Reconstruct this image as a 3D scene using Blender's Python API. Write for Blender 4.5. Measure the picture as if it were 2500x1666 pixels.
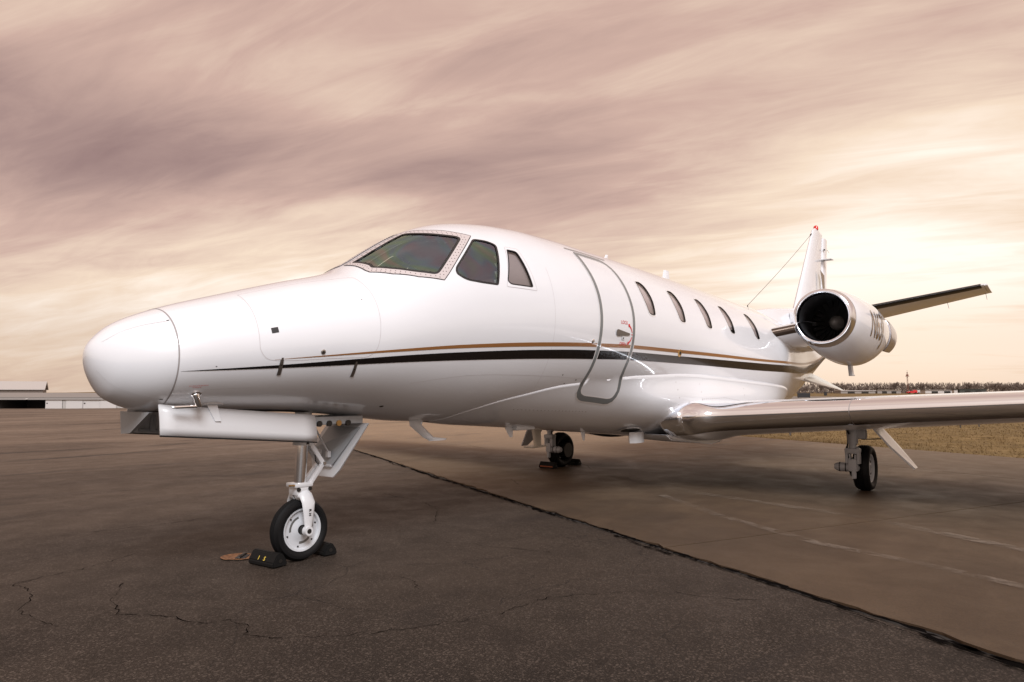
import bpy, bmesh, math, random
import numpy as np
from mathutils import Vector, Matrix
from mathutils.geometry import delaunay_2d_cdt

random.seed(7)
RNG = np.random.default_rng(11)
for o in list(bpy.data.objects):
    bpy.data.objects.remove(o)
scene = bpy.context.scene
COL = scene.collection
R = math.radians

# ------------------------------------------------------------------ camera
CAM = Vector((-2.9198, -4.5272, 1.2455))
FWD = Vector((0.76626, 0.63826, 0.07395))
RGT = Vector((0.64001, -0.76837, 0.0))
UP = RGT.cross(FWD)
cd = bpy.data.cameras.new('camera')
cam = bpy.data.objects.new('camera', cd)
COL.objects.link(cam)
cam.matrix_world = Matrix(((RGT.x, UP.x, -FWD.x, CAM.x), (RGT.y, UP.y, -FWD.y, CAM.y), (RGT.z, UP.z, -FWD.z, CAM.z), (0, 0, 0, 1)))
cd.sensor_width = 36.0
cd.lens = 24.005
cd.clip_start = 0.05
cd.clip_end = 6000
scene.camera = cam

# ------------------------------------------------------------------ sun, exposure
SUN_DIR = Vector((-0.42, -0.60, 0.68)).normalized()        # towards the sun
SUN_EL = math.asin(SUN_DIR.z)
SUN_AZ = math.atan2(SUN_DIR.x, SUN_DIR.y)
sl = bpy.data.lights.new('sun', 'SUN')
sl.energy = 3.1
sl.angle = R(24)
sl.color = (0.94, 0.96, 1.0)
sun = bpy.data.objects.new('sun', sl)
COL.objects.link(sun)
sun.rotation_euler = (-SUN_DIR).to_track_quat('-Z', 'Y').to_euler()
vs = scene.view_settings
vs.view_transform = 'Standard'
vs.look = 'None'
vs.gamma = 1.0
vs.use_curve_mapping = False
vs.exposure = 0.0

# ------------------------------------------------------------------ world: streaky dusk overcast
def build_world():
    w = bpy.data.worlds.new('World')
    scene.world = w
    w.use_nodes = True
    nt = w.node_tree
    N, L = nt.nodes, nt.links
    N.clear()
    out = N.new('ShaderNodeOutputWorld')
    def mth(op, a, b=None, c=None, clamp=False):
        n = N.new('ShaderNodeMath'); n.operation = op; n.use_clamp = clamp
        for i, v in enumerate((a, b, c)):
            if v is None: continue
            if isinstance(v, (int, float)): n.inputs[i].default_value = v
            else: L.new(v, n.inputs[i])
        return n.outputs[0]
    def vmath(op, a, b=None):
        n = N.new('ShaderNodeVectorMath'); n.operation = op
        for i, v in enumerate((a, b)):
            if v is None: continue
            if isinstance(v, (tuple, Vector)): n.inputs[i].default_value = tuple(v)
            else: L.new(v, n.inputs[i])
        return n.outputs['Value'] if op == 'DOT_PRODUCT' else n.outputs[0]
    def ramp(fac, stops, interp='LINEAR'):
        n = N.new('ShaderNodeValToRGB'); n.color_ramp.interpolation = interp
        e = n.color_ramp.elements
        while len(e) < len(stops): e.new(0.5)
        for i, (p, c) in enumerate(stops):
            e[i].position = p
            e[i].color = (c, c, c, 1) if isinstance(c, (int, float)) else (*c, 1)
        L.new(fac, n.inputs[0])
        return n.outputs[0]
    def mix(fac, a, b, mode='MIX'):
        n = N.new('ShaderNodeMix'); n.data_type = 'RGBA'; n.blend_type = mode
        for s, v in ((n.inputs[0], fac), (n.inputs[6], a), (n.inputs[7], b)):
            if isinstance(v, (int, float)): s.default_value = v
            elif isinstance(v, tuple): s.default_value = (*v, 1)
            else: L.new(v, s)
        return n.outputs[2]
    tc = N.new('ShaderNodeTexCoord')
    d = tc.outputs['Generated']
    sp = N.new('ShaderNodeSeparateXYZ'); L.new(d, sp.inputs[0])
    z = mth('MAXIMUM', sp.outputs[2], 0.0)
    # a cloud sheet overhead: direction divided by height, slightly bent at the horizon
    k = mth('DIVIDE', 1.0, mth('ADD', z, 0.13))
    cx = mth('MULTIPLY', sp.outputs[0], k)
    cy = mth('MULTIPLY', sp.outputs[1], k)
    cb = N.new('ShaderNodeCombineXYZ'); L.new(cx, cb.inputs[0]); L.new(cy, cb.inputs[1])
    mp = N.new('ShaderNodeMapping'); mp.vector_type = 'TEXTURE'
    mp.inputs['Rotation'].default_value = (0, 0, R(SKY['az']))
    L.new(cb.outputs[0], mp.inputs[0])
    def noise(scale, stretch, detail, rough, dist, off):
        m2 = N.new('ShaderNodeMapping')
        m2.inputs['Scale'].default_value = (scale * stretch, scale, scale)
        m2.inputs['Location'].default_value = off
        L.new(mp.outputs[0], m2.inputs[0])
        n = N.new('ShaderNodeTexNoise'); n.noise_dimensions = '3D'
        n.inputs['Scale'].default_value = 1.0
        n.inputs['Detail'].default_value = detail
        n.inputs['Roughness'].default_value = rough
        n.inputs['Distortion'].default_value = dist
        L.new(m2.outputs[0], n.inputs[0])
        return n.outputs[0]
    broad = noise(0.55, 0.45, 3.0, 0.5, 0.3, SKY['o1'])
    mid = noise(1.7, SKY['sm'], 6.0, 0.55, 0.7, SKY['o2'])
    fine = noise(5.5, SKY['sf'], 7.0, 0.6, 0.6, SKY['o3'])
    dens = mth('ADD', mth('ADD', mth('MULTIPLY', broad, SKY['wb']), mth('MULTIPLY', mid, SKY['wm'])), mth('MULTIPLY', fine, SKY['wf']))
    # light that gets through the sheet: two thin places low in the sky
    def lobe(direction, power):
        v = Vector(direction).normalized()
        c = mth('MAXIMUM', vmath('DOT_PRODUCT', d, v), 0.0)
        return mth('POWER', c, power)
    g1 = lobe(SKY['g1'], SKY['p1'])
    g2 = lobe(SKY['g2'], SKY['p2'])
    # a thicker bank part-way up on one side
    bz = mth('DIVIDE', mth('SUBTRACT', z, SKY['bz']), SKY['bw'])
    g3 = mth('MULTIPLY', mth('POWER', 2.718, mth('MULTIPLY', mth('MULTIPLY', bz, bz), -1.0)), lobe(SKY['g3'], SKY['p3']))
    thin = mth('ADD', mth('ADD', mth('MULTIPLY', g1, SKY['a1']), mth('MULTIPLY', g2, SKY['a2'])), mth('MULTIPLY', g3, SKY['a3']))
    # the sheet thins towards the horizon all round
    low = mth('MULTIPLY', mth('POWER', mth('SUBTRACT', 1.0, z), 6.0), SKY['low'])
    val = mth('ADD', mth('ADD', dens, thin), low, clamp=True)
    col = ramp(val, SKY['ramp'])
    # dull tan band hugging the horizon
    hz = ramp(z, [(0.0, 1.0), (0.05, 0.75), (0.17, 0.0)], 'EASE')
    hcol = mix(g1, SKY['h0'], SKY['h1'])
    col = mix(mth('MULTIPLY', hz, SKY['hk']), col, hcol)
    # the veiled sun whitens the sheet round about it
    gs = mth('MULTIPLY', lobe(SUN_DIR, 3.0), SKY['veil'])
    wh = N.new('ShaderNodeCombineXYZ')
    for i_, c_ in enumerate((.98, .98, 1.0)): L.new(mth('MULTIPLY', gs, c_), wh.inputs[i_])
    col = mix(1.0, col, wh.outputs[0], 'ADD')
    bg = N.new('ShaderNodeBackground'); bg.inputs[1].default_value = SKY['k']
    L.new(col, bg.inputs[0])
    sky = N.new('ShaderNodeTexSky'); sky.sky_type = 'NISHITA'; sky.sun_disc = False
    sky.sun_elevation = SUN_EL
    sky.sun_rotation = SUN_AZ
    bs = N.new('ShaderNodeBackground'); bs.inputs[1].default_value = 0.1
    L.new(sky.outputs[0], bs.inputs[0])
    ms = N.new('ShaderNodeMixShader'); ms.inputs[0].default_value = 0.95
    L.new(bs.outputs[0], ms.inputs[1]); L.new(bg.outputs[0], ms.inputs[2])
    L.new(ms.outputs[0], out.inputs[0])

SKY = dict(az=104, o1=(2.3, 1.1, 0.0), o2=(0.4, 3.2, 0), o3=(1.7, 0.3, 0),
           wb=0.42, wm=0.42, wf=0.34, low=0.15, sm=.42, sf=.28,
           g1=(0.935, 0.18, 0.125), p1=26, a1=0.30,
           g2=(0.49, 0.81, 0.155), p2=26, a2=0.13,
           g3=(0.272, 0.923, 0.285), p3=4, a3=-0.31, bz=.30, bw=.085,
           ramp=[(0.15, (.28, .17, .16)), (0.36, (.44, .29, .255)), (0.55, (.68, .465, .385)), (0.75, (1.0, .79, .61)), (0.94, (1.25, 1.12, .99))],
           h0=(.58, .41, .32), h1=(.98, .64, .39), hk=0.62, k=.97, veil=0.30)
build_world()

# ------------------------------------------------------------------ materials
MATS = {}
def mat(name, color=(.8, .8, .8), rough=.5, metal=0.0, coat=0.0, spec=0.5, emit=None):
    if name in MATS: return MATS[name]
    m = bpy.data.materials.new(name); m.use_nodes = True
    b = m.node_tree.nodes['Principled BSDF']
    b.inputs['Base Color'].default_value = (*color, 1)
    b.inputs['Roughness'].default_value = rough
    b.inputs['Metallic'].default_value = metal
    b.inputs['Coat Weight'].default_value = coat
    b.inputs['Coat Roughness'].default_value = 0.03
    b.inputs['Specular IOR Level'].default_value = spec
    MATS[name] = m
    return m

class NB:
    """small node builder on a principled material"""
    def __init__(s, m):
        s.m = m; s.nt = m.node_tree; s.N = s.nt.nodes; s.L = s.nt.links
        s.b = s.N['Principled BSDF']
    def new(s, t, **kw):
        n = s.N.new(t)
        for k_, v in kw.items(): setattr(n, k_, v)
        return n
    def pos(s):
        return s.new('ShaderNodeNewGeometry').outputs['Position']
    def noise(s, vec, scale, detail=4, rough=.55, dist=0.0, sc=None, rot=0.0):
        if sc is not None:
            mp = s.new('ShaderNodeMapping'); mp.inputs['Scale'].default_value = sc
            mp.inputs['Rotation'].default_value = (0, 0, rot)
            s.L.new(vec, mp.inputs[0]); vec = mp.outputs[0]
        n = s.new('ShaderNodeTexNoise')
        n.inputs['Scale'].default_value = scale; n.inputs['Detail'].default_value = detail
        n.inputs['Roughness'].default_value = rough; n.inputs['Distortion'].default_value = dist
        s.L.new(vec, n.inputs[0]); return n.outputs[0]
    def vor(s, vec, scale, feature='F1', out='Distance'):
        n = s.new('ShaderNodeTexVoronoi'); n.feature = feature
        n.inputs['Scale'].default_value = scale
        s.L.new(vec, n.inputs['Vector']); return n.outputs[out]
    def ramp(s, fac, stops, interp='LINEAR'):
        n = s.new('ShaderNodeValToRGB'); n.color_ramp.interpolation = interp
        e = n.color_ramp.elements
        while len(e) < len(stops): e.new(.5)
        for i, (p, c) in enumerate(stops):
            e[i].position = p; e[i].color = (c, c, c, 1) if isinstance(c, (int, float)) else (*c, 1)
        s.L.new(fac, n.inputs[0]); return n.outputs[0]
    def mix(s, fac, a, b, mode='MIX'):
        n = s.new('ShaderNodeMix', data_type='RGBA', blend_type=mode)
        for so, v in ((n.inputs[0], fac), (n.inputs[6], a), (n.inputs[7], b)):
            if isinstance(v, (int, float)): so.default_value = v
            elif isinstance(v, tuple): so.default_value = (*v, 1)
            else: s.L.new(v, so)
        return n.outputs[2]
    def math(s, op, a, b=0.0, clamp=False):
        n = s.new('ShaderNodeMath', operation=op, use_clamp=clamp)
        for i, v in enumerate((a, b)):
            if isinstance(v, (int, float)): n.inputs[i].default_value = v
            else: s.L.new(v, n.inputs[i])
        return n.outputs[0]
    def color(s, c): s.L.new(c, s.b.inputs['Base Color'])
    def rough(s, c): s.L.new(c, s.b.inputs['Roughness'])
    def bump(s, h, strength=.3, dist=.01):
        n = s.new('ShaderNodeBump'); n.inputs['Strength'].default_value = strength
        n.inputs['Distance'].default_value = dist
        s.L.new(h, n.inputs['Height']); s.L.new(n.outputs[0], s.b.inputs['Normal'])

def m_paint():
    m = mat('white_paint', (.76, .775, .81), .32, 0, 1.0)
    n = NB(m); p = n.pos()
    f = n.noise(p, 1.3, 5, .6, 0, (0.5, 1, 1.6))
    n.color(n.mix(n.ramp(f, [(.35, 0.0), (.7, 1.0)]), (.76, .78, .82), (.725, .745, .78)))
    w = n.noise(p, 5.0, 2, .5)
    nn = n.new('ShaderNodeBump'); nn.inputs['Strength'].default_value = .05; nn.inputs['Distance'].default_value = .01
    n.L.new(w, nn.inputs['Height']); n.L.new(nn.outputs[0], n.b.inputs['Coat Normal'])
    return m
WHITE = m_paint()
WHITE_PLAIN = mat('white_gear_paint', (.62, .63, .65), .38, 0, .3)
GREY_PAINT = mat('grey_primer_paint', (.34, .36, .38), .5)
STRIPE_BLACK = mat('black_stripe_paint', (.006, .0045, .0045), .25, 0, .35, spec=.3)
STRIPE_GOLD = mat('bronze_stripe_paint', (.27, .120, .038), .34, 0.1, .4)
GREY_LINE = mat('grey_door_outline', (.17, .185, .19), .40, 0, .3)
SEAM = mat('panel_seam', (.30, .28, .28), .6)
SEAM_SOFT = mat('soft_panel_seam', (.55, .53, .54), .5)
RUBBER = mat('black_seal', (.012, .012, .013), .45)
CHROME = mat('polished_metal', (.88, .875, .88), .07, 1.0)
LIPMETAL = mat('brushed_lip_metal', (.84, .87, .93), .14, 1.0)
STEEL = mat('dull_steel', (.42, .40, .38), .35, 1.0)
DARKMETAL = mat('dark_metal', (.05, .048, .046), .45, .8)
RED = mat('red_marking', (.62, .02, .018), .4)
REDLENS = mat('red_beacon_lens', (.65, .015, .012), .12, 0, 1.0)
BOOT = mat('black_boot_rubber', (.014, .013, .014), .35)
BRASS = mat('brass_fitting', (.55, .36, .15), .3, 1.0)
INNER = mat('dark_interior', (.035, .035, .037), .7)
TRIM = mat('cockpit_trim', (.42, .41, .38), .7)
CREAM = mat('cream_paper', (.72, .70, .55), .7)
BLIND = mat('window_blind', (.80, .72, .69), .6)
BLACKHOLE = mat('dark_duct', (.018, .018, .02), .55, .3)

def m_glass(name, tint, gloss=.02, film=False):
    m = bpy.data.materials.new(name); m.use_nodes = True
    nt = m.node_tree; N, L = nt.nodes, nt.links; N.clear()
    o = N.new('ShaderNodeOutputMaterial')
    t = N.new('ShaderNodeBsdfTransparent'); t.inputs[0].default_value = (*tint, 1)
    g = N.new('ShaderNodeBsdfGlossy'); g.inputs['Roughness'].default_value = gloss
    fr = N.new('ShaderNodeFresnel'); fr.inputs[0].default_value = 1.62
    if film:   # stretched acrylic shows faint stress colours in polarised sky light
        geo = N.new('ShaderNodeNewGeometry')
        no = N.new('ShaderNodeTexNoise'); no.inputs['Scale'].default_value = 2.3; no.inputs['Detail'].default_value = 1.5
        no.inputs['Distortion'].default_value = 1.2
        L.new(geo.outputs['Position'], no.inputs[0])
        r = N.new('ShaderNodeValToRGB'); e = r.color_ramp.elements
        for p_, c in ((.25, (.58, .74, .70)), (.42, (.62, .62, .80)), (.50, (.50, .70, .92)), (.58, (.54, .82, .68)), (.68, (.78, .78, .74))):
            q = e.new(p_); q.color = (*c, 1)
        e[0].color = (.60, .74, .72, 1); e[-1].color = (.60, .70, .78, 1)
        L.new(no.outputs[0], r.inputs[0]); L.new(r.outputs[0], g.inputs[0])
    mx = N.new('ShaderNodeMixShader')
    ad = N.new('ShaderNodeMath'); ad.operation = 'ADD'; ad.inputs[1].default_value = .20 if film else .05; ad.use_clamp = True   # coated, laminated panes
    L.new(fr.outputs[0], ad.inputs[0]); L.new(ad.outputs[0], mx.inputs[0]); L.new(t.outputs[0], mx.inputs[1]); L.new(g.outputs[0], mx.inputs[2])
    L.new(mx.outputs[0], o.inputs[0]); MATS[name] = m
    return m
GLASS_CK = m_glass('cockpit_glass', (.80, .84, .80), .015, True)
GLASS_CB = m_glass('cabin_glass', (.90, .88, .89), .03)

# ------------------------------------------------------------------ mesh helpers
def link(o, parent=None):
    COL.objects.link(o)
    if parent is not None: o.parent = parent
    return o
def mesh_obj(name, verts, faces, material, parent=None, smooth=True, normals=None):
    me = bpy.data.meshes.new(name)
    me.from_pydata([tuple(v) for v in verts], [], [tuple(f) for f in faces])
    if material is not None: me.materials.append(material)
    if smooth: me.polygons.foreach_set('use_smooth', [True] * len(me.polygons))
    me.update()
    if normals is not None: me.normals_split_custom_set_from_vertices([tuple(n) for n in normals])
    return link(bpy.data.objects.new(name, me), parent)
def bm_obj(name, bm, material, parent=None, smooth=False, angle=None):
    me = bpy.data.meshes.new(name)
    bmesh.ops.recalc_face_normals(bm, faces=bm.faces)
    bm.to_mesh(me); bm.free()
    if material is not None: me.materials.append(material)
    if smooth or angle:
        me.polygons.foreach_set('use_smooth', [True] * len(me.polygons))
        if angle: me.set_sharp_from_angle(angle=R(angle))
    me.update()
    return link(bpy.data.objects.new(name, me), parent)
def empty(name, loc=(0, 0, 0)):
    o = bpy.data.objects.new(name, None); o.empty_display_size = .3
    o.location = loc; return link(o)
def tag(o, label=None, cat=None, group=None, kind=None):
    if label: o['label'] = label
    if cat: o['category'] = cat
    if group: o['group'] = group
    if kind: o['kind'] = kind
    return o
def add_box(bm, c, s, rot=None, bevel=0.0, taper=None):
    r = bmesh.ops.create_cube(bm, size=1.0); vs_ = r['verts']
    for v in vs_:
        v.co = Vector((v.co.x * s[0], v.co.y * s[1], v.co.z * s[2]))
        if taper and v.co.z < 0: v.co.x *= taper; v.co.y *= taper
    if bevel:
        es = list({e for v in vs_ for e in v.link_edges})
        rb = bmesh.ops.bevel(bm, geom=es, offset=bevel, segments=2, affect='EDGES', profile=.6)
        vs_ = list({v for f in rb['faces'] for v in f.verts} | {v for v in vs_ if v.is_valid})
    for v in vs_:
        co = v.co.copy()
        if rot is not None: co = rot @ co
        v.co = co + Vector(c)
    return vs_
def frame_to(dirv):
    return Vector(dirv).normalized().to_track_quat('Z', 'Y').to_matrix()
def add_tube(bm, pts, radii, seg=16, cap=True):
    pts = [Vector(p) for p in pts]
    if isinstance(radii, (int, float)): radii = [radii] * len(pts)
    rings = []
    for i, p in enumerate(pts):
        if i == 0: t = pts[1] - pts[0]
        elif i == len(pts) - 1: t = pts[-1] - pts[-2]
        else: t = (pts[i + 1] - pts[i]).normalized() + (pts[i] - pts[i - 1]).normalized()
        if t.length < 1e-9: t = rings and (pts[i] - pts[i - 1]) or Vector((0, 0, 1))
        m = frame_to(t)
        rings.append([bm.verts.new(p + m @ Vector((math.cos(a) * radii[i], math.sin(a) * radii[i], 0))) for a in [2 * math.pi * j / seg for j in range(seg)]])
    # align twist
    for i in range(1, len(rings)):
        best = min(range(seg), key=lambda k_: sum((rings[i][(j + k_) % seg].co - rings[i - 1][j].co).length_squared for j in (0, seg // 3)))
        rings[i] = rings[i][best:] + rings[i][:best]
    for a, b in zip(rings[:-1], rings[1:]):
        for j in range(seg):
            bm.faces.new((a[j], a[(j + 1) % seg], b[(j + 1) % seg], b[j]))
    if cap:
        bm.faces.new(rings[0][::-1]); bm.faces.new(rings[-1])
def add_lathe(bm, profile, center, axis='y', seg=48, close=False):
    """profile: (along, radius) pairs; axis through center"""
    rings = []
    for al, r in profile:
        ring = []
        for j in range(seg):
            a = 2 * math.pi * j / seg
            c, s_ = math.cos(a) * r, math.sin(a) * r
            v = {'y': (c, al, s_), 'x': (al, c, s_), 'z': (c, s_, al)}[axis]
            ring.append(bm.verts.new(Vector(v) + Vector(center)))
        rings.append(ring)
    n = len(rings)
    for i in range(n if close else n - 1):
        a, b = rings[i], rings[(i + 1) % n]
        for j in range(seg):
            try: bm.faces.new((a[j], a[(j + 1) % seg], b[(j + 1) % seg], b[j]))
            except ValueError: pass
    return rings
def prism(name, poly, thick, axis, material, parent, bevel=0.0, smooth=False):
    """poly: list of 3-D points, extruded by vector axis*thick about its mid plane"""
    bm = bmesh.new(); ax = Vector(axis).normalized() * (thick / 2)
    a = [bm.verts.new(Vector(p) - ax) for p in poly]; b = [bm.verts.new(Vector(p) + ax) for p in poly]
    bm.faces.new(a[::-1]); bm.faces.new(b)
    for i in range(len(poly)):
        j = (i + 1) % len(poly); bm.faces.new((a[i], a[j], b[j], b[i]))
    if bevel:
        bmesh.ops.bevel(bm, geom=list(bm.edges), offset=bevel, segments=2, affect='EDGES')
    return bm_obj(name, bm, material, parent, angle=35 if smooth else None)

# ------------------------------------------------------------------ fuselage surface
FX0 = -1.438
FS = np.array([0, .05, .15, .4, .8, 1.3, 1.7, 1.9, 2.1, 2.35, 2.6, 2.8, 3.0, 3.4, 3.8, 4.2, 4.8, 5.5, 9.5, 10.265, 11.065, 12.065, 13.265, 14.465, 15.465])
FA = np.array([1.474, 1.565, 1.650, 1.771, 1.905, 2.059, 2.177, 2.288, 2.421, 2.576, 2.699, 2.767, 2.811, 2.864, 2.884, 2.884, 2.870, 2.855, 2.711, 2.672, 2.62, 2.56, 2.50, 2.40, 2.28])
FB = np.array([1.474, 1.314, 1.196, 1.120, 1.113, 1.103, 1.073, 1.050, 1.025, 1.000, .987, .979, .977, .984, .990, .992, .988, .972, .828, .821, .87, 1.112, 1.464, 1.832, 2.113])
FW = np.array([0, .130, .240, .404, .503, .610, .679, .707, .732, .761, .792, .817, .841, .887, .920, .936, .940, .941, .941, .865, .750, .585, .419, .249, .10])
FS[3:] -= .027; FS[1:3] = (.040, .127)
FQ = np.sqrt(FS)
def pch(x, xp, yp):
    h = np.diff(xp); dl = np.diff(yp) / h
    m = np.zeros_like(yp)
    den = dl[:-1] + dl[1:]
    ok = dl[:-1] * dl[1:] > 0
    m[1:-1] = np.where(ok, 2 * dl[:-1] * dl[1:] / np.where(ok, den, 1), 0)
    m[0] = dl[0]; m[-1] = dl[-1]
    i = np.clip(np.searchsorted(xp, x) - 1, 0, len(xp) - 2); t = np.clip((x - xp[i]) / h[i], 0, 1)
    return (1 + 2 * t) * (1 - t) ** 2 * yp[i] + t * (1 - t) ** 2 * h[i] * m[i] + t * t * (3 - 2 * t) * yp[i + 1] + t * t * (t - 1) * h[i] * m[i + 1]
def prof(x):
    s = np.sqrt(np.clip(np.asarray(x, float) - FX0, 0, None))
    return pch(s, FQ, FA), pch(s, FQ, FB), pch(s, FQ, FW)
# wing-body fairing: a swelling of the lower skin
SEAM_X = np.array([1.25, 1.394, 1.69, 1.993, 2.423, 2.867, 3.662, 4.0, 4.8, 5.856, 7.411, 8.167, 8.6, 8.9, 9.1, 9.25])
SEAM_T = np.array([175., 158.1, 146.1, 139.9, 132.6, 128.9, 122.6, 121., 117., 114.9, 115.1, 116.5, 119., 124., 134., 172.])
BUMP_X = np.array([1.25, 1.7, 2.8, 3.4, 4.75, 5.2, 7.05, 8.1, 8.7, 9.05, 9.25])
BUMP_B = np.array([0., .045, .14, .185, .255, .28, .30, .285, .22, .11, 0.0])
WIDE_X = np.array([1.25, 3.0, 3.6, 4.3, 5.0, 6.5, 7.8, 8.6, 9.25])
WIDE_B = np.array([0., 0., .03, .13, .155, .10, .05, .02, 0.])
def fair_bump(x, th):
    ts = pch(x, SEAM_X, SEAM_T); B = pch(x, BUMP_X, BUMP_B)
    s = np.clip((np.abs(th) - ts) / (180 - ts), 0, 1)
    W_ = pch(x, WIDE_X, WIDE_B); u_ = np.clip((np.abs(th) - ts) / 14.0, 0, 1); u_ = u_ * u_ * (3 - 2 * u_)
    out = B * np.sin(np.pi / 2 * s) ** 1.30 + .003 + W_ * u_ * np.exp(-((np.abs(th) - 139) / 19.0) ** 2)
    return np.where((x > SEAM_X[0]) & (x < SEAM_X[-1]) & (np.abs(th) >= ts), out, 0.0)
def skin(x, th, off=0.0, fairing=True):
    """point on the skin at station x and polar angle th (degrees from the top, port positive), with normal"""
    x = np.asarray(x, float); th = np.asarray(th, float)
    def P(x_, t_):
        a, b, w = prof(x_); zc = (a + b) / 2; hh = np.maximum((a - b) / 2, 1e-4); w = np.maximum(w, 1e-4)
        tr = np.radians(t_)
        r = 1 / np.sqrt((np.sin(tr) / w) ** 2 + (np.cos(tr) / hh) ** 2)
        if fairing: r = r + fair_bump(x_, t_)
        return np.stack([x_ + 0 * r, -r * np.sin(tr), zc + r * np.cos(tr)], -1)
    p = P(x, th)
    e = 1e-3
    dx = P(x + e, th) - P(np.maximum(x - e, FX0), th)
    dt = P(x, th + .05) - P(x, th - .05)
    n = np.cross(dx, dt)
    ln = np.linalg.norm(n, axis=-1, keepdims=True)
    n = np.where(ln > 1e-12, n / np.maximum(ln, 1e-12), np.array([-1., 0, 0]))
    # make it point outwards
    a, b, w = prof(x); c = np.stack([x, 0 * x, (a + b) / 2], -1)
    sgn = np.sign(np.sum((p - c) * n, -1, keepdims=True)); sgn[sgn == 0] = 1
    n = n * sgn
    return p + n * off, n

def pip(pts, poly):
    pts = np.asarray(pts); poly = np.asarray(poly); x, y = pts[:, 0], pts[:, 1]
    c = np.zeros(len(pts), bool); j = len(poly) - 1
    for i in range(len(poly)):
        xi, yi = poly[i]; xj, yj = poly[j]
        if abs(yj - yi) > 1e-12:
            c ^= ((yi > y) != (yj > y)) & (x < (xj - xi) * (y - yi) / (yj - yi) + xi)
        j = i
    return c
KTH = 0.0165     # metres of girth per degree, for isotropic triangulation
def densify(poly, step=.03):
    out = []
    n = len(poly)
    for i in range(n):
        a, b = np.array(poly[i]), np.array(poly[(i + 1) % n])
        L_ = math.hypot(b[0] - a[0], (b[1] - a[1]) * KTH); k_ = max(1, int(L_ / step))
        for t in range(k_): out.append(tuple(a + (b - a) * t / k_))
    return out
def round_poly(poly, r=.03, seg=4):
    """round corners in (x, th) space; r in metres"""
    q = [np.array((p[0], p[1] * KTH)) for p in poly]; out = []; n = len(q)
    rr = r if isinstance(r, (list, tuple)) else [r] * n
    for i in range(n):
        p0, p1, p2 = q[i - 1], q[i], q[(i + 1) % n]
        a = p0 - p1; b = p2 - p1; la, lb = np.linalg.norm(a), np.linalg.norm(b)
        k_ = min(rr[i], la * .45, lb * .45)
        if k_ < 1e-4: out.append((p1[0], p1[1] / KTH)); continue
        s = p1 + a / la * k_; e = p1 + b / lb * k_
        for t in np.linspace(0, 1, seg + 1):
            c = (1 - t) ** 2 * s + 2 * t * (1 - t) * p1 + t * t * e
            out.append((c[0], c[1] / KTH))
    return out
def grow_poly(poly, d):
    """offset outwards by d metres in (x, th) space"""
    q = np.array([(p[0], p[1] * KTH) for p in poly]); n = len(q)
    area = sum(q[i][0] * q[(i + 1) % n][1] - q[(i + 1) % n][0] * q[i][1] for i in range(n))
    sg = 1 if area > 0 else -1
    out = []
    for i in range(n):
        a = q[i] - q[i - 1]; b = q[(i + 1) % n] - q[i]
        a = a / (np.linalg.norm(a) + 1e-9); b = b / (np.linalg.norm(b) + 1e-9)
        na = np.array((a[1], -a[0])) * sg; nb = np.array((b[1], -b[0])) * sg
        m = na + nb; m = m / (np.linalg.norm(m) + 1e-9)
        k_ = d / max(.5, float(np.dot(m, na)))
        out.append(tuple((q[i] + m * k_) / np.array((1, KTH))))
    return out
def cdt(outer, holes=(), step=.06, jitter=True):
    pts = []; edges = []
    for loop in [outer] + list(holes):
        o = len(pts); pts += [(p[0], p[1] * KTH) for p in loop]
        edges += [(o + i, o + (i + 1) % len(loop)) for i in range(len(loop))]
    P = np.array(pts); lo, hi = P.min(0), P.max(0)
    gx = np.arange(lo[0] + step / 2, hi[0], step); gy = np.arange(lo[1] + step / 2, hi[1], step)
    if len(gx) and len(gy):
        G = np.array([(a, b) for a in gx for b in gy])
        so = [(p[0], p[1] * KTH) for p in outer]
        ok = pip(G, so)
        for h in holes: ok &= ~pip(G, [(p[0], p[1] * KTH) for p in h])
        G = G[ok]
        if len(G):
            dmin = np.min(np.linalg.norm(G[:, None, :] - P[None, :, :], axis=2), axis=1)
            pts += [tuple(g_) for g_ in G[dmin > step * .45]]
    r = delaunay_2d_cdt([Vector(p) for p in pts], edges, [], 0, 1e-6)
    V = np.array([(v.x, v.y) for v in r[0]]); F = [tuple(f) for f in r[2]]
    if not F: return V, F
    C_ = np.array([V[list(f)].mean(0) for f in F])
    ok = pip(C_, [(p[0], p[1] * KTH) for p in outer])
    for h in holes: ok &= ~pip(C_, [(p[0], p[1] * KTH) for p in h])
    F = [f for f, k_ in zip(F, ok) if k_]
    V = V / np.array((1, KTH))
    return V, F
def patch(name, outer, material, parent, off=.002, holes=(), step=.06, thick=0.0, dens=.03, mirror=False):
    """a piece of skin bounded by a polygon in (x, th)"""
    outer = densify(outer, dens); holes = [densify(h, dens) for h in holes]
    V, F = cdt(outer, holes, step)
    th = V[:, 1] * (-1 if mirror else 1)
    p, n = skin(V[:, 0], th, off)
    # orient
    Fa = np.array(F); nn = np.cross(p[Fa[:, 1]] - p[Fa[:, 0]], p[Fa[:, 2]] - p[Fa[:, 0]])
    F = [tuple(f) if k_ >= 0 else tuple(f[::-1]) for f, k_ in zip(Fa.tolist(), np.sum(nn * n[Fa[:, 0]], 1))]
    return mesh_obj(name, p, F, material, parent, True, n)
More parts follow.
